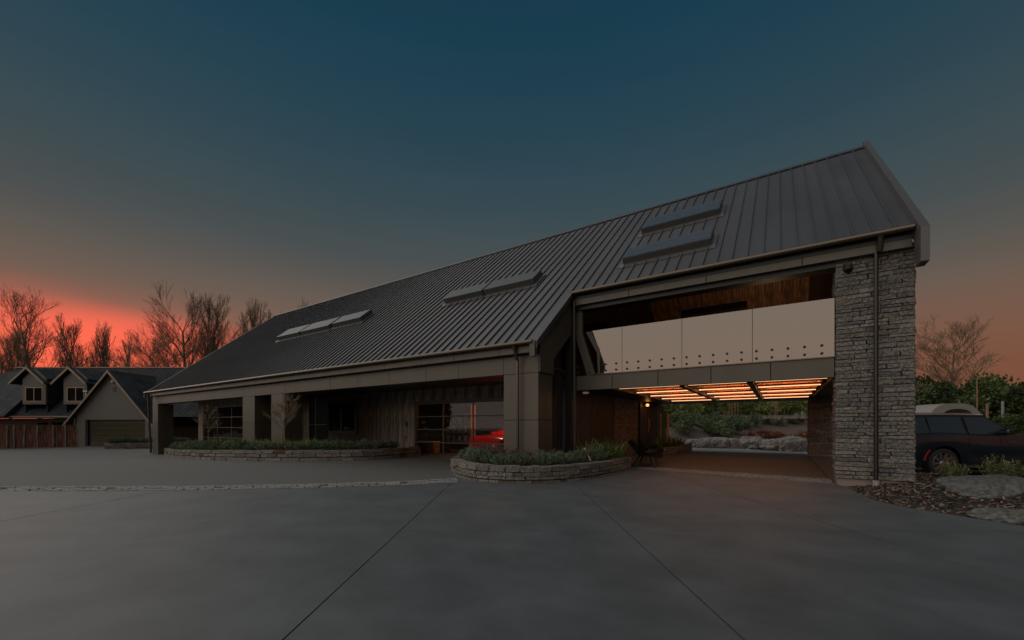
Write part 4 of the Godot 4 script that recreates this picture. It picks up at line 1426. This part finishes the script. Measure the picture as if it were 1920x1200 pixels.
	# the two bare trees in the long bed, and the small plants in the mulch
	for q in [[-16.75, 8.65, 2.45, 41, "small bare tree with pale trunk in the long planter, right one before the column"], [-25.3, 9.3, 2.5, 43, "small bare tree in the long planter before the far garage door"]]:
		var t := thing("bare_tree", q[4], "tree", Vector3(q[0], gy(q[0]) + 0.28, -q[1]))
		tree_parts(t, q[3], q[2], 0.04, 2, 0.95, 0.42, 0.005, Color(1.5, 1.1, 0.85))
	for q in [[9.75, 9.0, 1.0, "thin young leafy shrub in the mulch before the car's rear wheel"], [8.0, 8.9, 0.6, "smallest young shrub in the mulch close to the stone pillar"], [11.0, 9.3, 1.15, "young leafy shrub in the mulch behind the grey boulder"], [11.9, 9.7, 0.9, "young shrub in the mulch nearest the right edge"]]:
		var o := obj(numbered("young_shrub"), sprig_bush(int(q[0] * 100), 0.26 * q[2], 0.55 * q[2], 60, Color(0.14, 0.16, 0.06), 0.06, 0.014), mats.leaf)
		o.position = C(q[0], q[1], 0.03)
		tag(o, q[3], "shrub", "young shrubs in the mulch")
	# boulders on the right
	boulder(C(9.0, 7.5, 0.0), Vector3(1.0, 0.4, 0.75), 3, "large flat grey boulder in the mulch at the right edge of the drive", deg_to_rad(YAW) + 0.15)
	boulder(C(7.05, 5.75, 0.0), Vector3(0.42, 0.14, 0.34), 4, "small grey stone in front of the large boulder at the drive edge", 0.3)

func boulder(at: Vector3, ext: Vector3, sd: int, label: String, turn := 0.0, group := "") -> void:
	var f := FastNoiseLite.new()
	f.seed = sd
	f.frequency = 0.9
	f.fractal_octaves = 5
	var b := MB.new()
	var g := []
	for r in 31:
		var row := []
		for k in 57:
			var th := PI * r / 30.0
			var ph := TAU * (k % 56) / 56.0
			var d := Vector3(sin(th) * cos(ph), cos(th), sin(th) * sin(ph))
			var s := 1.0 + 0.38 * f.get_noise_3dv(d * 1.3) + 0.12 * f.get_noise_3dv(d * 4.0 + Vector3(9, 0, 0)) + 0.05 * absf(f.get_noise_3dv(d * 13.0))
			d = d * s
			d.y = clampf(d.y, -0.5, 0.88 + 0.1 * d.x)
			row.append(d * ext)
		g.append(row)
	b.surf(g, true)
	var o := obj(numbered("boulder"), b, mats.boulder if group == "" else mats.pale_boulder)
	o.position = at
	o.rotation.y = turn
	tag(o, label, "boulder", group)

# ------------------------------------------------------------------ bare trees
func limb(wood: MB, twig: MB, p: Vector3, d: Vector3, l: float, r: float, depth: int, up: float, spread: float, rmin: float) -> void:
	var steps := 3 if depth > 1 else 2
	var b := wood if depth > 3 else twig
	for k in steps:
		var q := p + d * l / steps
		var r1 := maxf(rmin, r * 0.82)
		b.tube(p, q, r, r1, 6 if depth > 3 else 3)
		if depth > 0 and (k > 0 or depth < 4):
			var n := 1 if depth > 1 else 2
			for j in n:
				var side := Vector3(rng.randfn(), rng.randfn() * 0.6, rng.randfn()).normalized()
				var dd := (d + side * spread + Vector3.UP * up * 0.4).normalized()
				limb(wood, twig, q, dd, l * rng.randf_range(0.55, 0.78), maxf(rmin, r1 * 0.6), depth - 1, up, spread, rmin)
		p = q
		r = r1
		d = (d + Vector3(rng.randfn(), rng.randfn(), rng.randfn()) * 0.1 + Vector3.UP * up * 0.12).normalized()
	if depth > 0:
		for j in 2:
			var side := Vector3(rng.randfn(), rng.randfn() * 0.4, rng.randfn()).normalized()
			limb(wood, twig, p, (d + side * spread * 0.7).normalized(), l * rng.randf_range(0.6, 0.8), maxf(rmin, r * 0.75), depth - 1, up, spread, rmin)

func tree_parts(t: Node3D, sd: int, hgt: float, r: float, depth: int, spread: float, stem: float, rmin: float, tint := Color(1, 1, 1), up := 0.5) -> void:
	# trunk, then main limbs from its upper part; hgt is scaled to afterwards
	var keep := rng.state
	rng.seed = sd
	var wood := MB.new()
	var twig := MB.new()
	wood.col = tint
	twig.col = tint
	var p := Vector3.ZERO
	var d := Vector3(rng.randf_range(-0.05, 0.05), 1, rng.randf_range(-0.05, 0.05)).normalized()
	var rr := r
	var n := 8
	for k in n:
		var q := p + d * hgt * (stem + (1.0 - stem) * 0.75) / n
		wood.tube(p, q, rr, rr * 0.87, 8)
		rr *= 0.87
		if (k + 1.0) / n > stem:
			for j in 3:
				var a := TAU * (j / 3.0 + k * 0.21) + rng.randf_range(-0.5, 0.5)
				var side := Vector3(cos(a), 0, sin(a))
				var dd := (side * spread + Vector3.UP * (0.5 + up)).normalized()
				limb(wood, twig, q, dd, hgt * 0.2 * rng.randf_range(0.75, 1.2) * (1.15 - 0.5 * k / n), rr * 0.62, depth, up, spread * 0.75, rmin)
		p = q
		d = (d + Vector3(rng.randfn(), 0, rng.randfn()) * 0.05).normalized()
	var top := 0.1
	for q in twig.v: top = maxf(top, q.y)
	var s := hgt / top
	for m in [wood, twig]:
		for k in m.v.size(): m.v[k] *= Vector3(s, s, s)
	obj("trunk", wood, mats.bark, t)
	obj("branches", twig, mats.bark, t)
	rng.state = keep

func trees() -> void:
	# proto trees, each built once; the rest are copies
	var spots := [
		# px of the trunk, top y, distance, kind, label
		[78, 540, 60.0, 0, "broad bare tree with round crown behind the left dormer of the grey house"],
		[-12, 596, 58.0, 1, "bare tree cut by the left edge of the photo, behind the house"],
		[22, 610, 70.0, 3, "slim bare tree between the edge tree and the broad round tree"],
		[128, 585, 66.0, 3, "bare upright tree just right of the broad round tree"],
		[155, 600, 68.0, 2, "slim bare poplar behind the second dormer's left side"],
		[186, 612, 72.0, 2, "narrow bare poplar in the red gap, left one of the pair"],
		[202, 606, 72.0, 2, "narrow bare poplar in the red gap, right one of the pair"],
		[229, 628, 74.0, 2, "short bare poplar right of the pair in the red gap"],
		[268, 615, 56.0, 1, "low spreading bare tree right of the red gap, above the garage ridge"],
		[306, 605, 60.0, 1, "spreading bare tree left of the tall trees by the barn roof"],
		[352, 540, 58.0, 0, "tall bare tree behind the left end of the barn roof"],
		[396, 548, 60.0, 3, "tall upright bare tree right beside the tallest one at the barn"],
		[465, 556, 66.0, 3, "lone bare tree rising above the barn's left roof edge"],
		[528, 557, 78.0, 2, "bare treetop just above the left end of the barn ridge"],
		[508, 575, 80.0, 3, "faint small bare treetop left of the ridge end"],
		[438, 590, 70.0, 1, "low bare tree between the tall pair and the lone one"],
	]
	var made := {}
	for q in spots:
		var dist: float = q[2]
		var at := C((q[0] - 960.0) * dist / 765.0, dist, -0.6)
		var hgt: float = (800.0 - q[1]) * dist / 765.0 + EYE + 0.6
		var kind: int = q[3]
		var t: Node3D
		if not made.has(kind):
			t = thing("bare_tree", q[4], "tree", at, 0.0, "bare trees behind the grey house")
			match kind:
				0: tree_parts(t, 201, hgt, 0.42, 3, 0.65, 0.36, 0.012, Color(1, 1, 1), 0.45)
				1: tree_parts(t, 202, hgt, 0.34, 3, 0.9, 0.3, 0.012, Color(1, 1, 1), 0.3)
				2: tree_parts(t, 203, hgt, 0.24, 2, 0.25, 0.12, 0.014, Color(1, 1, 1), 1.0)
				3: tree_parts(t, 204, hgt, 0.3, 3, 0.4, 0.28, 0.012, Color(1, 1, 1), 0.9)
			made[kind] = [t, hgt]
		else:
			t = dup(made[kind][0], "bare_tree", q[4], at, rng.randf() * TAU, hgt / (made[kind][1] as float), "bare trees behind the grey house")
	# the fan-shaped bare tree right of the pillar
	var rt := thing("bare_tree", "fan-shaped bare tree right of the stone pillar behind the evergreen bushes", "tree", C((1775 - 960) * 27.0 / 765, 27.0, 0.5))
	tree_parts(rt, 222, 8.3, 0.15, 3, 0.95, 0.12, 0.007, Color(1.3, 0.9, 0.75), 0.45)

# ------------------------------------------------------------------ the planted bank behind the gateway, and the hedges at right
func bank() -> void:
	var b := MB.new()
	var g := []
	for r in 8:
		var row := []
		for k in 25:
			var x := -10.0 + k * 2.6
			var t := r / 7.0
			row.append(C(x, 25.5 + t * 16.0 + 1.5 * sin(x * 0.4), -0.05 + 1.75 * smoothstep(0.0, 0.46, t) + 0.12 * sin(x * 1.7 + r)))
		g.append(row)
	b.surf(g, true)
	obj("planted_bank", b, mats.bank_soil, self, "structure")
	var by := func(x: float, f: float) -> float: return -0.05 + 1.75 * smoothstep(0.0, 0.46, clampf((f - 25.5 - 1.5 * sin(x * 0.4)) / 16.0, 0, 1))
	# row of boulders along the foot of the bank
	var rocks := [[1300, 838, 25.6, 0.75, "leftmost"], [1325, 840, 24.9, 0.95, "second from left"], [1350, 838, 24.6, 1.0, "rounded third"], [1378, 840, 24.4, 0.9, "low middle"], [1408, 841, 24.0, 1.15, "broad"], [1437, 842, 23.4, 0.85, "small angular"], [1460, 845, 22.6, 1.0, "tall ribbed"], [1490, 851, 21.6, 1.3, "largest rightmost"]]
	for k in rocks.size():
		var q: Array = rocks[k]
		boulder(C((q[0] - 960.0) * q[2] / 765.0, q[2], 0.2), Vector3(0.62 * q[3], 0.5 * q[3], 0.55 * q[3]), 20 + k, "%s grey boulder in the row beyond the gateway" % q[4], k * 1.1, "boulders along the foot of the bank")
	# plants on the bank
	var shrubs := []
	for k in 3: shrubs.append(leaf_cloud(300 + k, Vector3(0.8, 0.6, 0.8), 1500, 0.11, 0.03, Color(0.15, 0.2, 0.1), 8).mesh(mats.leaf))
	var tus := blade_tuft(310, 330, 0.7, 0.026, 0.3, Color(0.4, 0.2, 0.13), 0.9).mesh(mats.leaf)
	var flax := blade_tuft(311, 60, 1.15, 0.055, 0.16, Color(0.22, 0.25, 0.17), 0.8).mesh(mats.leaf)
	var place := func(called: String, m: Mesh, px: float, f: float, dy: float, size: float, label: String, cat: String, grp: String) -> void:
		var x := (px - 960.0) * f / 765.0
		var o := put(numbered(called), m)
		o.position = C(x, f, by.call(x, f) + dy)
		o.rotation.y = rng.randf() * TAU
		o.scale = Vector3.ONE * size
		tag(o, label, cat, grp)
	for q in [[1262, 29.0], [1276, 30.2], [1290, 28.6], [1300, 30.4], [1314, 29.4], [1326, 28.2], [1338, 30.6], [1345, 29.0], [1358, 28.0], [1362, 30.2], [1374, 29.2], [1384, 30.8], [1396, 31.2], [1408, 31.6], [1276, 27.6], [1352, 27.2]]:
		place.call("bank_shrub", shrubs[rng.randi() % 3], q[0], q[1], -0.1, rng.randf_range(0.8, 1.15), "dark green rounded shrub on the left of the bank beyond the gateway", "shrub", "dark shrubs on the bank")
	for k in 26:
		place.call("tussock_grass", tus, rng.randf_range(1396, 1514), rng.randf_range(25.8, 30.0), -0.03, rng.randf_range(0.8, 1.25), "brown tussock grass on the right of the bank beyond the gateway", "tussock", "brown tussocks on the bank")
	for q in [[1352, 32.5], [1372, 32.8], [1464, 32.0], [1478, 32.6], [1492, 32.2], [1504, 32.6], [1338, 32.9], [1440, 32.6]]:
		place.call("flax_plant", flax, q[0], q[1], 0.0, rng.randf_range(0.8, 1.1), "pale sword-leaved flax along the top of the bank", "flax", "flax along the top of the bank")
	for q in [[1276, 33.4, 1.5, "cabbage tree with spiky head on the bank, left one through the gateway"], [1426, 32.4, 1.7, "cabbage tree with spiky head on the bank, right one through the gateway"]]:
		var x: float = (q[0] - 960.0) * q[1] / 765.0
		var t := thing("cabbage_tree", q[3], "tree", C(x, q[1], by.call(x, q[1])))
		var tr := MB.new()
		tr.tube(Vector3(0, -0.1, 0), Vector3(0.05, q[2] * 0.6, 0), 0.09, 0.07, 8)
		obj("trunk", tr, mats.bark, t)
		var cr := blade_tuft(320 + int(q[0]), 130, 1.15, 0.03, 0.22, Color(0.24, 0.26, 0.09), 2.2)
		var o := obj("crown", cr, mats.leaf, t)
		o.position = Vector3(0.05, q[2] * 0.6, 0)
	# stakes and thin stems at the top of the bank
	var stems := [[1287, 31.0, 1.1], [1303, 31.0, 1.15], [1367, 33.5, 2.6], [1372, 33.6, 2.6], [1378, 33.5, 2.5], [1383, 33.7, 2.5], [1453, 33.3, 2.4], [1457, 33.3, 2.4]]
	for q in stems:
		var x: float = (q[0] - 960.0) * q[1] / 765.0
		var s := MB.new()
		s.tube(Vector3.ZERO, Vector3(0.03, q[2], 0), 0.035, 0.03, 6)
		var o := obj(numbered("timber_stake"), s, mats.stake)
		o.position = C(x, q[1], by.call(x, q[1]) - 0.1)
		tag(o, "slim upright timber stake at the top of the bank beyond the gateway", "stake", "stakes on the bank")
	var lip := MB.new()
	lip.bar(C(8, 32.2, 2.05), C(30, 31.4, 2.05), 0.12, 0.25)
	tag(obj("retaining_board", lip, mats.cedar_dark), "low dark timber edging board across the upper bank", "edging")
	# the hedge of mixed bushes behind
	var hedge := []
	for k in 3: hedge.append(leaf_cloud(330 + k, Vector3(1.9, 1.9, 1.5), 3600, 0.16, 0.05, Color(0.21, 0.24, 0.07) * [1.0, 0.8, 1.25][k], 15).mesh(mats.leaf))
	for k in 13:
		var px := 1232.0 + k * 24.0
		place.call("hedge_bush", hedge[k % 3], px, 36.0 + (k % 2) * 1.6, -0.6, rng.randf_range(0.9, 1.15), "tall olive-green bush in the hedge closing the view through the gateway", "bush", "hedge bushes behind the bank")
	# evergreens across the yard, mirrored in the garage panes
	var far_tree := leaf_cloud(360, Vector3(3.4, 4.6, 3.4), 8000, 0.55, 0.2, Color(0.05, 0.07, 0.03), 16).mesh(mats.leaf)
	for q in [[-42.0, -16.0, "evergreen across the yard opposite the near garage door"], [-50.0, -8.0, "evergreen across the yard opposite the porch window"], [-47.0, -13.0, "evergreen across the yard between the other two"], [-56.0, -16.0, "evergreen across the yard farthest from the barn"], [-57.0, -1.5, "evergreen beyond the fence opposite the far garage door"], [-64.0, -7.0, "evergreen beyond the fence behind the one opposite the far garage door"]]:
		var o := put(numbered("evergreen_tree"), far_tree)
		o.position = P(q[0], -0.9, q[1])
		o.rotation.y = rng.randf() * TAU
		tag(o, q[2], "tree", "evergreens across the yard")
	# right of the pillar
	var ev := []
	for k in 3: ev.append(leaf_cloud(340 + k, Vector3(1.5, 1.5, 1.4), 4200, 0.12, 0.045, Color(0.06, 0.085, 0.025) * [1.0, 0.85, 1.2][k], 14).mesh(mats.leaf))
	for q in [[1735, 715, 24.0, 0, "dark evergreen bush directly beside the pillar's right edge"], [1764, 694, 25.0, 1, "tall dark evergreen bush behind the arched shelter"], [1800, 697, 24.0, 2, "broad dark evergreen bush right of the shelter roof"], [1838, 716, 26.0, 1, "evergreen bush behind the tall stake"], [1868, 712, 27.0, 0, "looser evergreen bush between the stake and the right edge"], [1900, 700, 24.0, 2, "green bush at the right edge of the photo"], [1934, 690, 23.0, 1, "tall green bush cut off by the right edge"], [1880, 770, 19.0, 2, "low bright green bush behind the car's windscreen"], [1915, 772, 18.5, 0, "low bright green bush at the right edge behind the car"], [1745, 752, 22.0, 2, "low green bush left of the arched shelter"], [1845, 768, 21.0, 1, "low green bush behind the short wooden posts"]]:
		var f: float = q[2]
		var x: float = (q[0] - 960.0) * f / 765.0
		var top: float = (800.0 - q[1]) * f / 765.0 + EYE
		var o := put(numbered("evergreen_bush"), ev[q[3]])
		var s := top / 3.0
		o.position = C(x, f, -0.1)
		o.rotation.y = rng.randf() * TAU
		o.scale = Vector3(maxf(s, 0.6), s * 1.04, maxf(s, 0.6))
		tag(o, q[4], "bush", "evergreen bushes right of the pillar")

# ------------------------------------------------------------------ the parked car, chairs, shelter and posts
func suv_body(t: Node3D, paint: Material, len: float, roof: float, belt: float, width: float, base: float, rw: float, tall := true) -> void:
	# local: x forward, y up, z to the car's right side. Origin on the ground below the middle between rear wheels.
	var hw := width / 2
	var rear := -(len - base) * 0.48
	var front := rear + len
	var sill := 0.28 if tall else 0.2
	var ar := rw + 0.07
	var hood := func(x: float) -> float:
		var y := belt
		if x > base * 0.55: y = belt + 0.02 - 0.16 * pow((x - base * 0.55) / (front - base * 0.55), 2.2)
		y += 0.05 * exp(-pow(x / 0.55, 2)) + 0.03 * exp(-pow((x - base) / 0.5, 2))
		if x < rear + 0.2: y -= 0.25 * pow((rear + 0.2 - x) / 0.2, 2)
		if x > front - 0.35: y -= 0.22 * pow((x - front + 0.35) / 0.35, 2)
		return y
	var low := func(x: float) -> float:
		var y := sill
		for wx: float in [0.0, base]:
			var dx := absf(x - wx)
			if dx < ar: y = maxf(y, rw + sqrt(ar * ar - dx * dx))
		if x > front - 0.3: y += 0.1 * (x - front + 0.3) / 0.3
		if x < rear + 0.3: y += 0.18 * (rear + 0.3 - x) / 0.3
		return y
	var wide := func(x: float, y: float) -> float:
		var end := minf(1.0, minf(x - rear, front - x) / 0.7)
		var w := hw * (0.74 + 0.26 * sqrt(maxf(0.0, 1.0 - pow(1.0 - end, 2))))
		var k := (y - sill) / (belt - sill)
		w -= 0.05 * pow(absf(k - 0.6) * 1.6, 2.0)
		w += 0.035 * exp(-pow(x / 0.6, 2)) * exp(-pow((y - belt + 0.1) / 0.2, 2))
		w -= 0.03 * exp(-pow((y - sill - 0.28) / 0.1, 2)) * smoothstep(0.5, 0.8, x) * (1.0 - smoothstep(base - 0.8, base - 0.5, x))
		return w
	var body := part("body", t)
	var nx := 90
	for s in [-1.0, 1.0]:
		var b := MB.new()
		var g := []
		for k in nx + 1:
			var x := lerpf(rear, front, k / float(nx))
			var row := []
			for j in 11:
				var y := lerpf(low.call(x), hood.call(x), j / 10.0)
				row.append(Vector3(x, y, s * (wide.call(x, y) as float)))
			g.append(row)
		b.surf(g, s > 0)
		obj("flank", b, paint, body)
	var deck := MB.new()
	var gg := []
	for k in nx + 1:
		var x := lerpf(rear, front, k / float(nx))
		var row := []
		var y: float = hood.call(x)
		var w: float = wide.call(x, y)
		for j in 9:
			var u := -1.0 + j / 4.0
			row.append(Vector3(x, y + 0.05 * (1 - u * u), u * w))
		gg.append(row)
	deck.surf(gg, false)
	obj("bonnet_and_deck", deck, paint, body)
	for e in [rear, front]:
		var b := MB.new()
		var g := []
		for j in 9:
			var y := lerpf(low.call(e), hood.call(e), j / 8.0)
			var row := []
			for k in 9:
				var u := -1.0 + k / 4.0
				row.append(Vector3(e + signf(e) * 0.1 * (1 - u * u) * sin(PI * (j + 1) / 10.0), y, u * (wide.call(e, y) as float)))
			g.append(row)
		b.surf(g, e > 0)
		obj("bumper", b, paint, body)
	var under := MB.new()
	under.bx(rear + 0.3, front - 0.3, sill - 0.03, belt - 0.15, -hw * 0.72, hw * 0.72)
	obj("underbody", under, mats.black_metal, body)
	# greenhouse
	var c0 := rear + (0.12 if tall else 0.7)
	var c1 := base * 0.5 - (0.25 if tall else 0.5)        # roof ends here
	var c2 := base * 0.5 + 0.5                             # windscreen foot
	var top := func(x: float) -> float:
		var y := roof
		var rr := c0 + (0.5 if tall else 0.9)
		if x < rr: y = lerpf(belt + 0.02, roof, 1.0 - pow((rr - x) / (rr - c0), 1.7))
		if x > c1: y = lerpf(roof, belt + 0.02, pow((x - c1) / (c2 - c1), 1.15))
		return y - 0.03 * pow((x - 0.3) / 1.5, 2)
	var cab := MB.new()
	var roofg := []
	for k in 61:
		var x := lerpf(c0, c2, k / 60.0)
		var y: float = top.call(x)
		var row := []
		var kk := clampf((y - belt) / (roof - belt), 0, 1)
		var w := hw * (0.9 - 0.2 * kk) 
		for j in 13:
			var u := -1.0 + j / 6.0
			row.append(Vector3(x, y - 0.05 * pow(absf(u), 3.0) * kk + 0.02 * (1 - u * u), u * w))
		roofg.append(row)
	cab.surf(roofg, false)
	obj("roof", cab, paint, body)
	for s in [-1.0, 1.0]:
		var g := []
		var cb := MB.new()
		for k in 61:
			var x := lerpf(c0, c2, k / 60.0)
			var y: float = top.call(x)
			var kk := clampf((y - belt) / (roof - belt), 0, 1)
			var row := []
			for j in 7:
				var v := j / 6.0
				row.append(Vector3(x, lerpf((hood.call(x) as float) - 0.02, y - 0.05 * kk, v), s * hw * (0.9 - 0.2 * kk * v)))
			g.append(row)
		cb.surf(g, s > 0)
		obj("cabin_side", cb, mats.black_metal, body)
		# side windows, each a pane of its own just proud of the cabin
		var wins := [[c0 + 0.28, c0 + 0.62], [c0 + 0.68, base * 0.22], [base * 0.22 + 0.08, c2 - 0.2]] if tall else [[c0 + 0.9, c2 - 0.25]]
		for q in wins:
			var pb := MB.new()
			var gw := []
			for k in 17:
				var x := lerpf(q[0], q[1], k / 16.0)
				var y: float = top.call(x)
				var kk := clampf((y - belt) / (roof - belt), 0, 1)
				var row := []
				var yb: float = (hood.call(x) as float) + 0.035
				var yt := maxf(yb + 0.005, y - 0.05 * kk - 0.06)
				for j in 5:
					var yy := lerpf(yb, yt, j / 4.0)
					var v := clampf((yy - belt) / maxf(y - belt, 0.02), 0, 1)
					row.append(Vector3(x, yy, s * (hw * (0.9 - 0.2 * kk * v) + 0.008)))
				gw.append(row)
			pb.surf(gw, s > 0)
			obj("side_window", pb, mats.car_glass if mats.has("car_glass") else car_glass(), t)
		var mir := MB.new()
		mir.cham(c2 - 0.62, c2 - 0.42, belt + 0.04, belt + 0.17, -0.13, 0.13, 0.035)
		var mo := obj("mirror", mir, paint, t)
		mo.position.z = s * (hw + 0.05)
		if tall:
			for sx: float in [0.62, 1.42, 2.42]:
				var sb := MB.new()
				for k in 7:
					var y0 := lerpf(0.42 if sx > 1.0 else 0.8, belt - 0.02, k / 7.0)
					var y1 := lerpf(0.42 if sx > 1.0 else 0.8, belt - 0.02, (k + 1) / 7.0)
					sb.bar(Vector3(sx, y0, s * ((wide.call(sx, y0) as float) + 0.001)), Vector3(sx, y1, s * ((wide.call(sx, y1) as float) + 0.001)), 0.007, 0.008, Vector3(0, 0, 1))
				obj("door_gap", sb, mats.black_metal, body)
			for sx: float in [0.9, 1.7]:
				var hb := MB.new()
				hb.cham(-0.1, 0.1, -0.014, 0.014, -0.02, 0.02, 0.008)
				var ho := obj("door_handle", hb, mats.trim, t)
				ho.position = Vector3(sx, 0.9, s * ((wide.call(sx, 0.9) as float) + 0.012))
			var st := MB.new()
			st.bar(Vector3(0.5, 0.3, s * (hw - 0.05)), Vector3(base - 0.5, 0.3, s * (hw - 0.05)), 0.05, 0.07)
			obj("side_step", st, mats.trim, t)
		# wheels
		for wx: float in [0.0, base]:
			wheel(t, Vector3(wx, rw, s * (hw - 0.12)), rw, s)
		var mk := MB.new()
		for k in 6:
			var a0 := PI - 0.15 - k * 0.1
			var a1 := a0 - 0.1
			mk.bar(Vector3(cos(a0) * (ar + 0.06), rw + sin(a0) * (ar + 0.06), s * (wide.call(cos(a0) * (ar + 0.06), 0.6) + 0.004)), Vector3(cos(a1) * (ar + 0.06), rw + sin(a1) * (ar + 0.06), s * (wide.call(cos(a1) * (ar + 0.06), 0.6) + 0.004)), 0.02, 0.03, Vector3(0, 0, 1))
		if tall: obj("side_marker", mk, mats.red_plastic, t)

func car_glass() -> StandardMaterial3D:
	var m := mat("car_glass", Color(0.03, 0.034, 0.04), 0.05)
	m.metallic_specular = 0.8
	return m

func wheel(t: Node3D, at: Vector3, r: float, s: float) -> void:
	var w := part("wheel", t)
	w.position = at
	var o := Transform3D(Basis(Vector3.RIGHT, PI / 2 * s), Vector3.ZERO)
	var ty := MB.new()
	ty.lathe([Vector2(r * 0.74, -0.1), Vector2(r * 0.8, -0.125), Vector2(r * 0.95, -0.12), Vector2(r, -0.09), Vector2(r, 0.09), Vector2(r * 0.95, 0.12), Vector2(r * 0.8, 0.125), Vector2(r * 0.74, 0.1)], 40, o)
	obj("tyre", ty, mats.tyre, w)
	var rm := MB.new()
	rm.lathe([Vector2(r * 0.75, -0.1), Vector2(r * 0.7, 0.0), Vector2(r * 0.72, 0.1), Vector2(r * 0.755, 0.12), Vector2(r * 0.77, 0.11)], 40, o)
	rm.lathe([Vector2(0.02, 0.085), Vector2(0.06, 0.08), Vector2(0.075, 0.04)], 16, o)
	for k in 10:
		var a := TAU * k / 10
		for e in [-0.09, 0.09]:
			rm.bar(o * Vector3(cos(a) * 0.05, 0.06, sin(a) * 0.05), o * Vector3(cos(a + e) * r * 0.73, 0.09, sin(a + e) * r * 0.73), 0.022, 0.03, Vector3(0, 0, 1))
	obj("rim", rm, mats.rim, w)
	var dk := MB.new()
	dk.lathe([Vector2(0.0, 0.0), Vector2(r * 0.55, 0.0), Vector2(r * 0.55, -0.03)], 24, o)
	obj("brake_disc", dk, mats.trim, w)
	var cp := MB.new()
	cp.xf = Transform3D(Basis(), Vector3(r * 0.42, 0.05, s * 0.02))
	cp.cham(-0.05, 0.05, -0.11, 0.11, -0.03, 0.03, 0.015)
	obj("caliper", cp, mats.red_plastic, w)

func furniture() -> void:
	var car := thing("parked_car", "black estate car parked side-on behind the stone pillar", "car", C(10.87, 11.25, 0.0), deg_to_rad(YAW))
	suv_body(car, mats.car_paint, 5.1, 1.66, 1.07, 2.0, 3.0, 0.375)
	# chairs
	var ch := thing("lounge_chair", "black shell lounge chair by the planter, nearest of four", "chair", C(4.12, 12.75, 0.013), deg_to_rad(YAW) - 0.12, "black lounge chairs under the bridge")
	var sh := MB.new()
	var prof := [Vector2(0.40, 0.40), Vector2(0.36, 0.415), Vector2(0.2, 0.40), Vector2(0.0, 0.385), Vector2(-0.14, 0.42), Vector2(-0.24, 0.52), Vector2(-0.34, 0.66), Vector2(-0.43, 0.80), Vector2(-0.45, 0.83)]
	var g0 := []
	var g1 := []
	for k in prof.size():
		var r0 := []
		var r1 := []
		var t := k / float(prof.size() - 1)
		var w := 0.33 * sqrt(maxf(0.02, 1.0 - pow(absf(t * 2 - 1), 3.2)))
		for j in 11:
			var u := -1.0 + j / 5.0
			var lift := 0.13 * pow(absf(u), 2.4) * (1.0 - 0.5 * t)
			var p := Vector3(prof[k].x - 0.05 * absf(u) * t, prof[k].y + lift * (1.0 - t * 0.6), u * w)
			r0.append(p)
			r1.append(p + Vector3(0.008, -0.025, 0))
		g0.append(r0)
		g1.append(r1)
	sh.surf(g0, true)
	sh.surf(g1, false)
	obj("seat_shell", sh, mats.chair_black, ch)
	for q in [[0.3, 0.26, 0.2, 0.16], [0.3, -0.26, 0.2, -0.16], [-0.32, 0.26, -0.1, 0.16], [-0.32, -0.26, -0.1, -0.16]]:
		var lg := MB.new()
		lg.tube(Vector3(q[0], 0, q[1]), Vector3(q[2], 0.385, q[3]), 0.011, 0.016, 8, true)
		obj("leg", lg, mats.chair_black, ch)
	var fr := MB.new()
	fr.tube(Vector3(0.2, 0.37, 0.16), Vector3(0.2, 0.37, -0.16), 0.012, 0.012, 6)
	fr.tube(Vector3(-0.1, 0.37, 0.16), Vector3(-0.1, 0.37, -0.16), 0.012, 0.012, 6)
	obj("seat_frame", fr, mats.chair_black, ch)
	for q in [[4.34, 13.25, "black shell lounge chair by the planter, second from the front", -0.05], [4.6, 13.75, "black shell lounge chair under the bridge, third from the front", -0.2], [4.88, 14.3, "black shell lounge chair under the bridge, farthest of four", -0.1]]:
		dup(ch, "lounge_chair", q[2], C(q[0], q[1], 0.013), deg_to_rad(YAW) + q[3], 1.0, "black lounge chairs under the bridge")
	# arched shelter behind the car
	var s := thing("arched_shelter", "grey arched-roof garden shelter standing behind the car's roof", "shelter", C((1775 - 960) * 20.0 / 765, 20.0, 0.0), deg_to_rad(YAW))
	var rf := MB.new()
	var outer := []
	for k in 17:
		var u := -1.0 + k / 8.0
		outer.append(Vector3(u * 1.2, 1.92 + 0.5 * pow(maxf(0.0, 1 - pow(absf(u), 3.0)), 0.8), 0.4))
	for k in 17:
		var u := 1.0 - k / 8.0
		outer.append(Vector3(u * 0.72 + 0.12, 1.86 + 0.3 * sqrt(maxf(0.0, 1 - u * u)), 0.4))
	rf.prism(outer, Vector3(0, 0, -1.4))
	obj("roof", rf, mats.shelter, s)
	for x: float in [-1.15, -0.55, 0.8, 1.15]:
		for z: float in [0.3, -0.9]:
			box("post", mats.shelter, s, x - 0.04, x + 0.04, 0.0, 1.9, -z - 0.04, -z + 0.04)
	box("panel", mats.trim, s, -1.1, -0.6, 0.1, 1.85, 0.9, 0.93)
	box("panel", mats.render_wall, s, -0.5, 0.75, 0.1, 1.6, 0.9, 0.93)
	box("rail", mats.white, s, -1.2, 1.24, 1.86, 1.9, -0.46, -0.41)
	for q in [[1819, 761, 21.0, 0.05, "short wooden post just right of the arched shelter"], [1832, 712, 21.5, 0.03, "tall thin wooden stake before the evergreen bushes"], [1851, 757, 20.5, 0.06, "short thick wooden post right of the tall stake"], [1880, 752, 20.0, 0.06, "pale post among the bushes near the right edge"]]:
		var p := MB.new()
		var hgt: float = (800.0 - q[1]) * q[2] / 765.0 + EYE
		p.tube(Vector3(0, -0.1, 0), Vector3(0, hgt, 0), q[3], q[3] * 0.9, 8, true)
		var o := obj(numbered("wooden_post"), p, mats.shelter if q[0] == 1880 else mats.stake)
		o.position = C((q[0] - 960.0) * q[2] / 765.0, q[2])
		tag(o, q[4], "post", "posts behind the car")
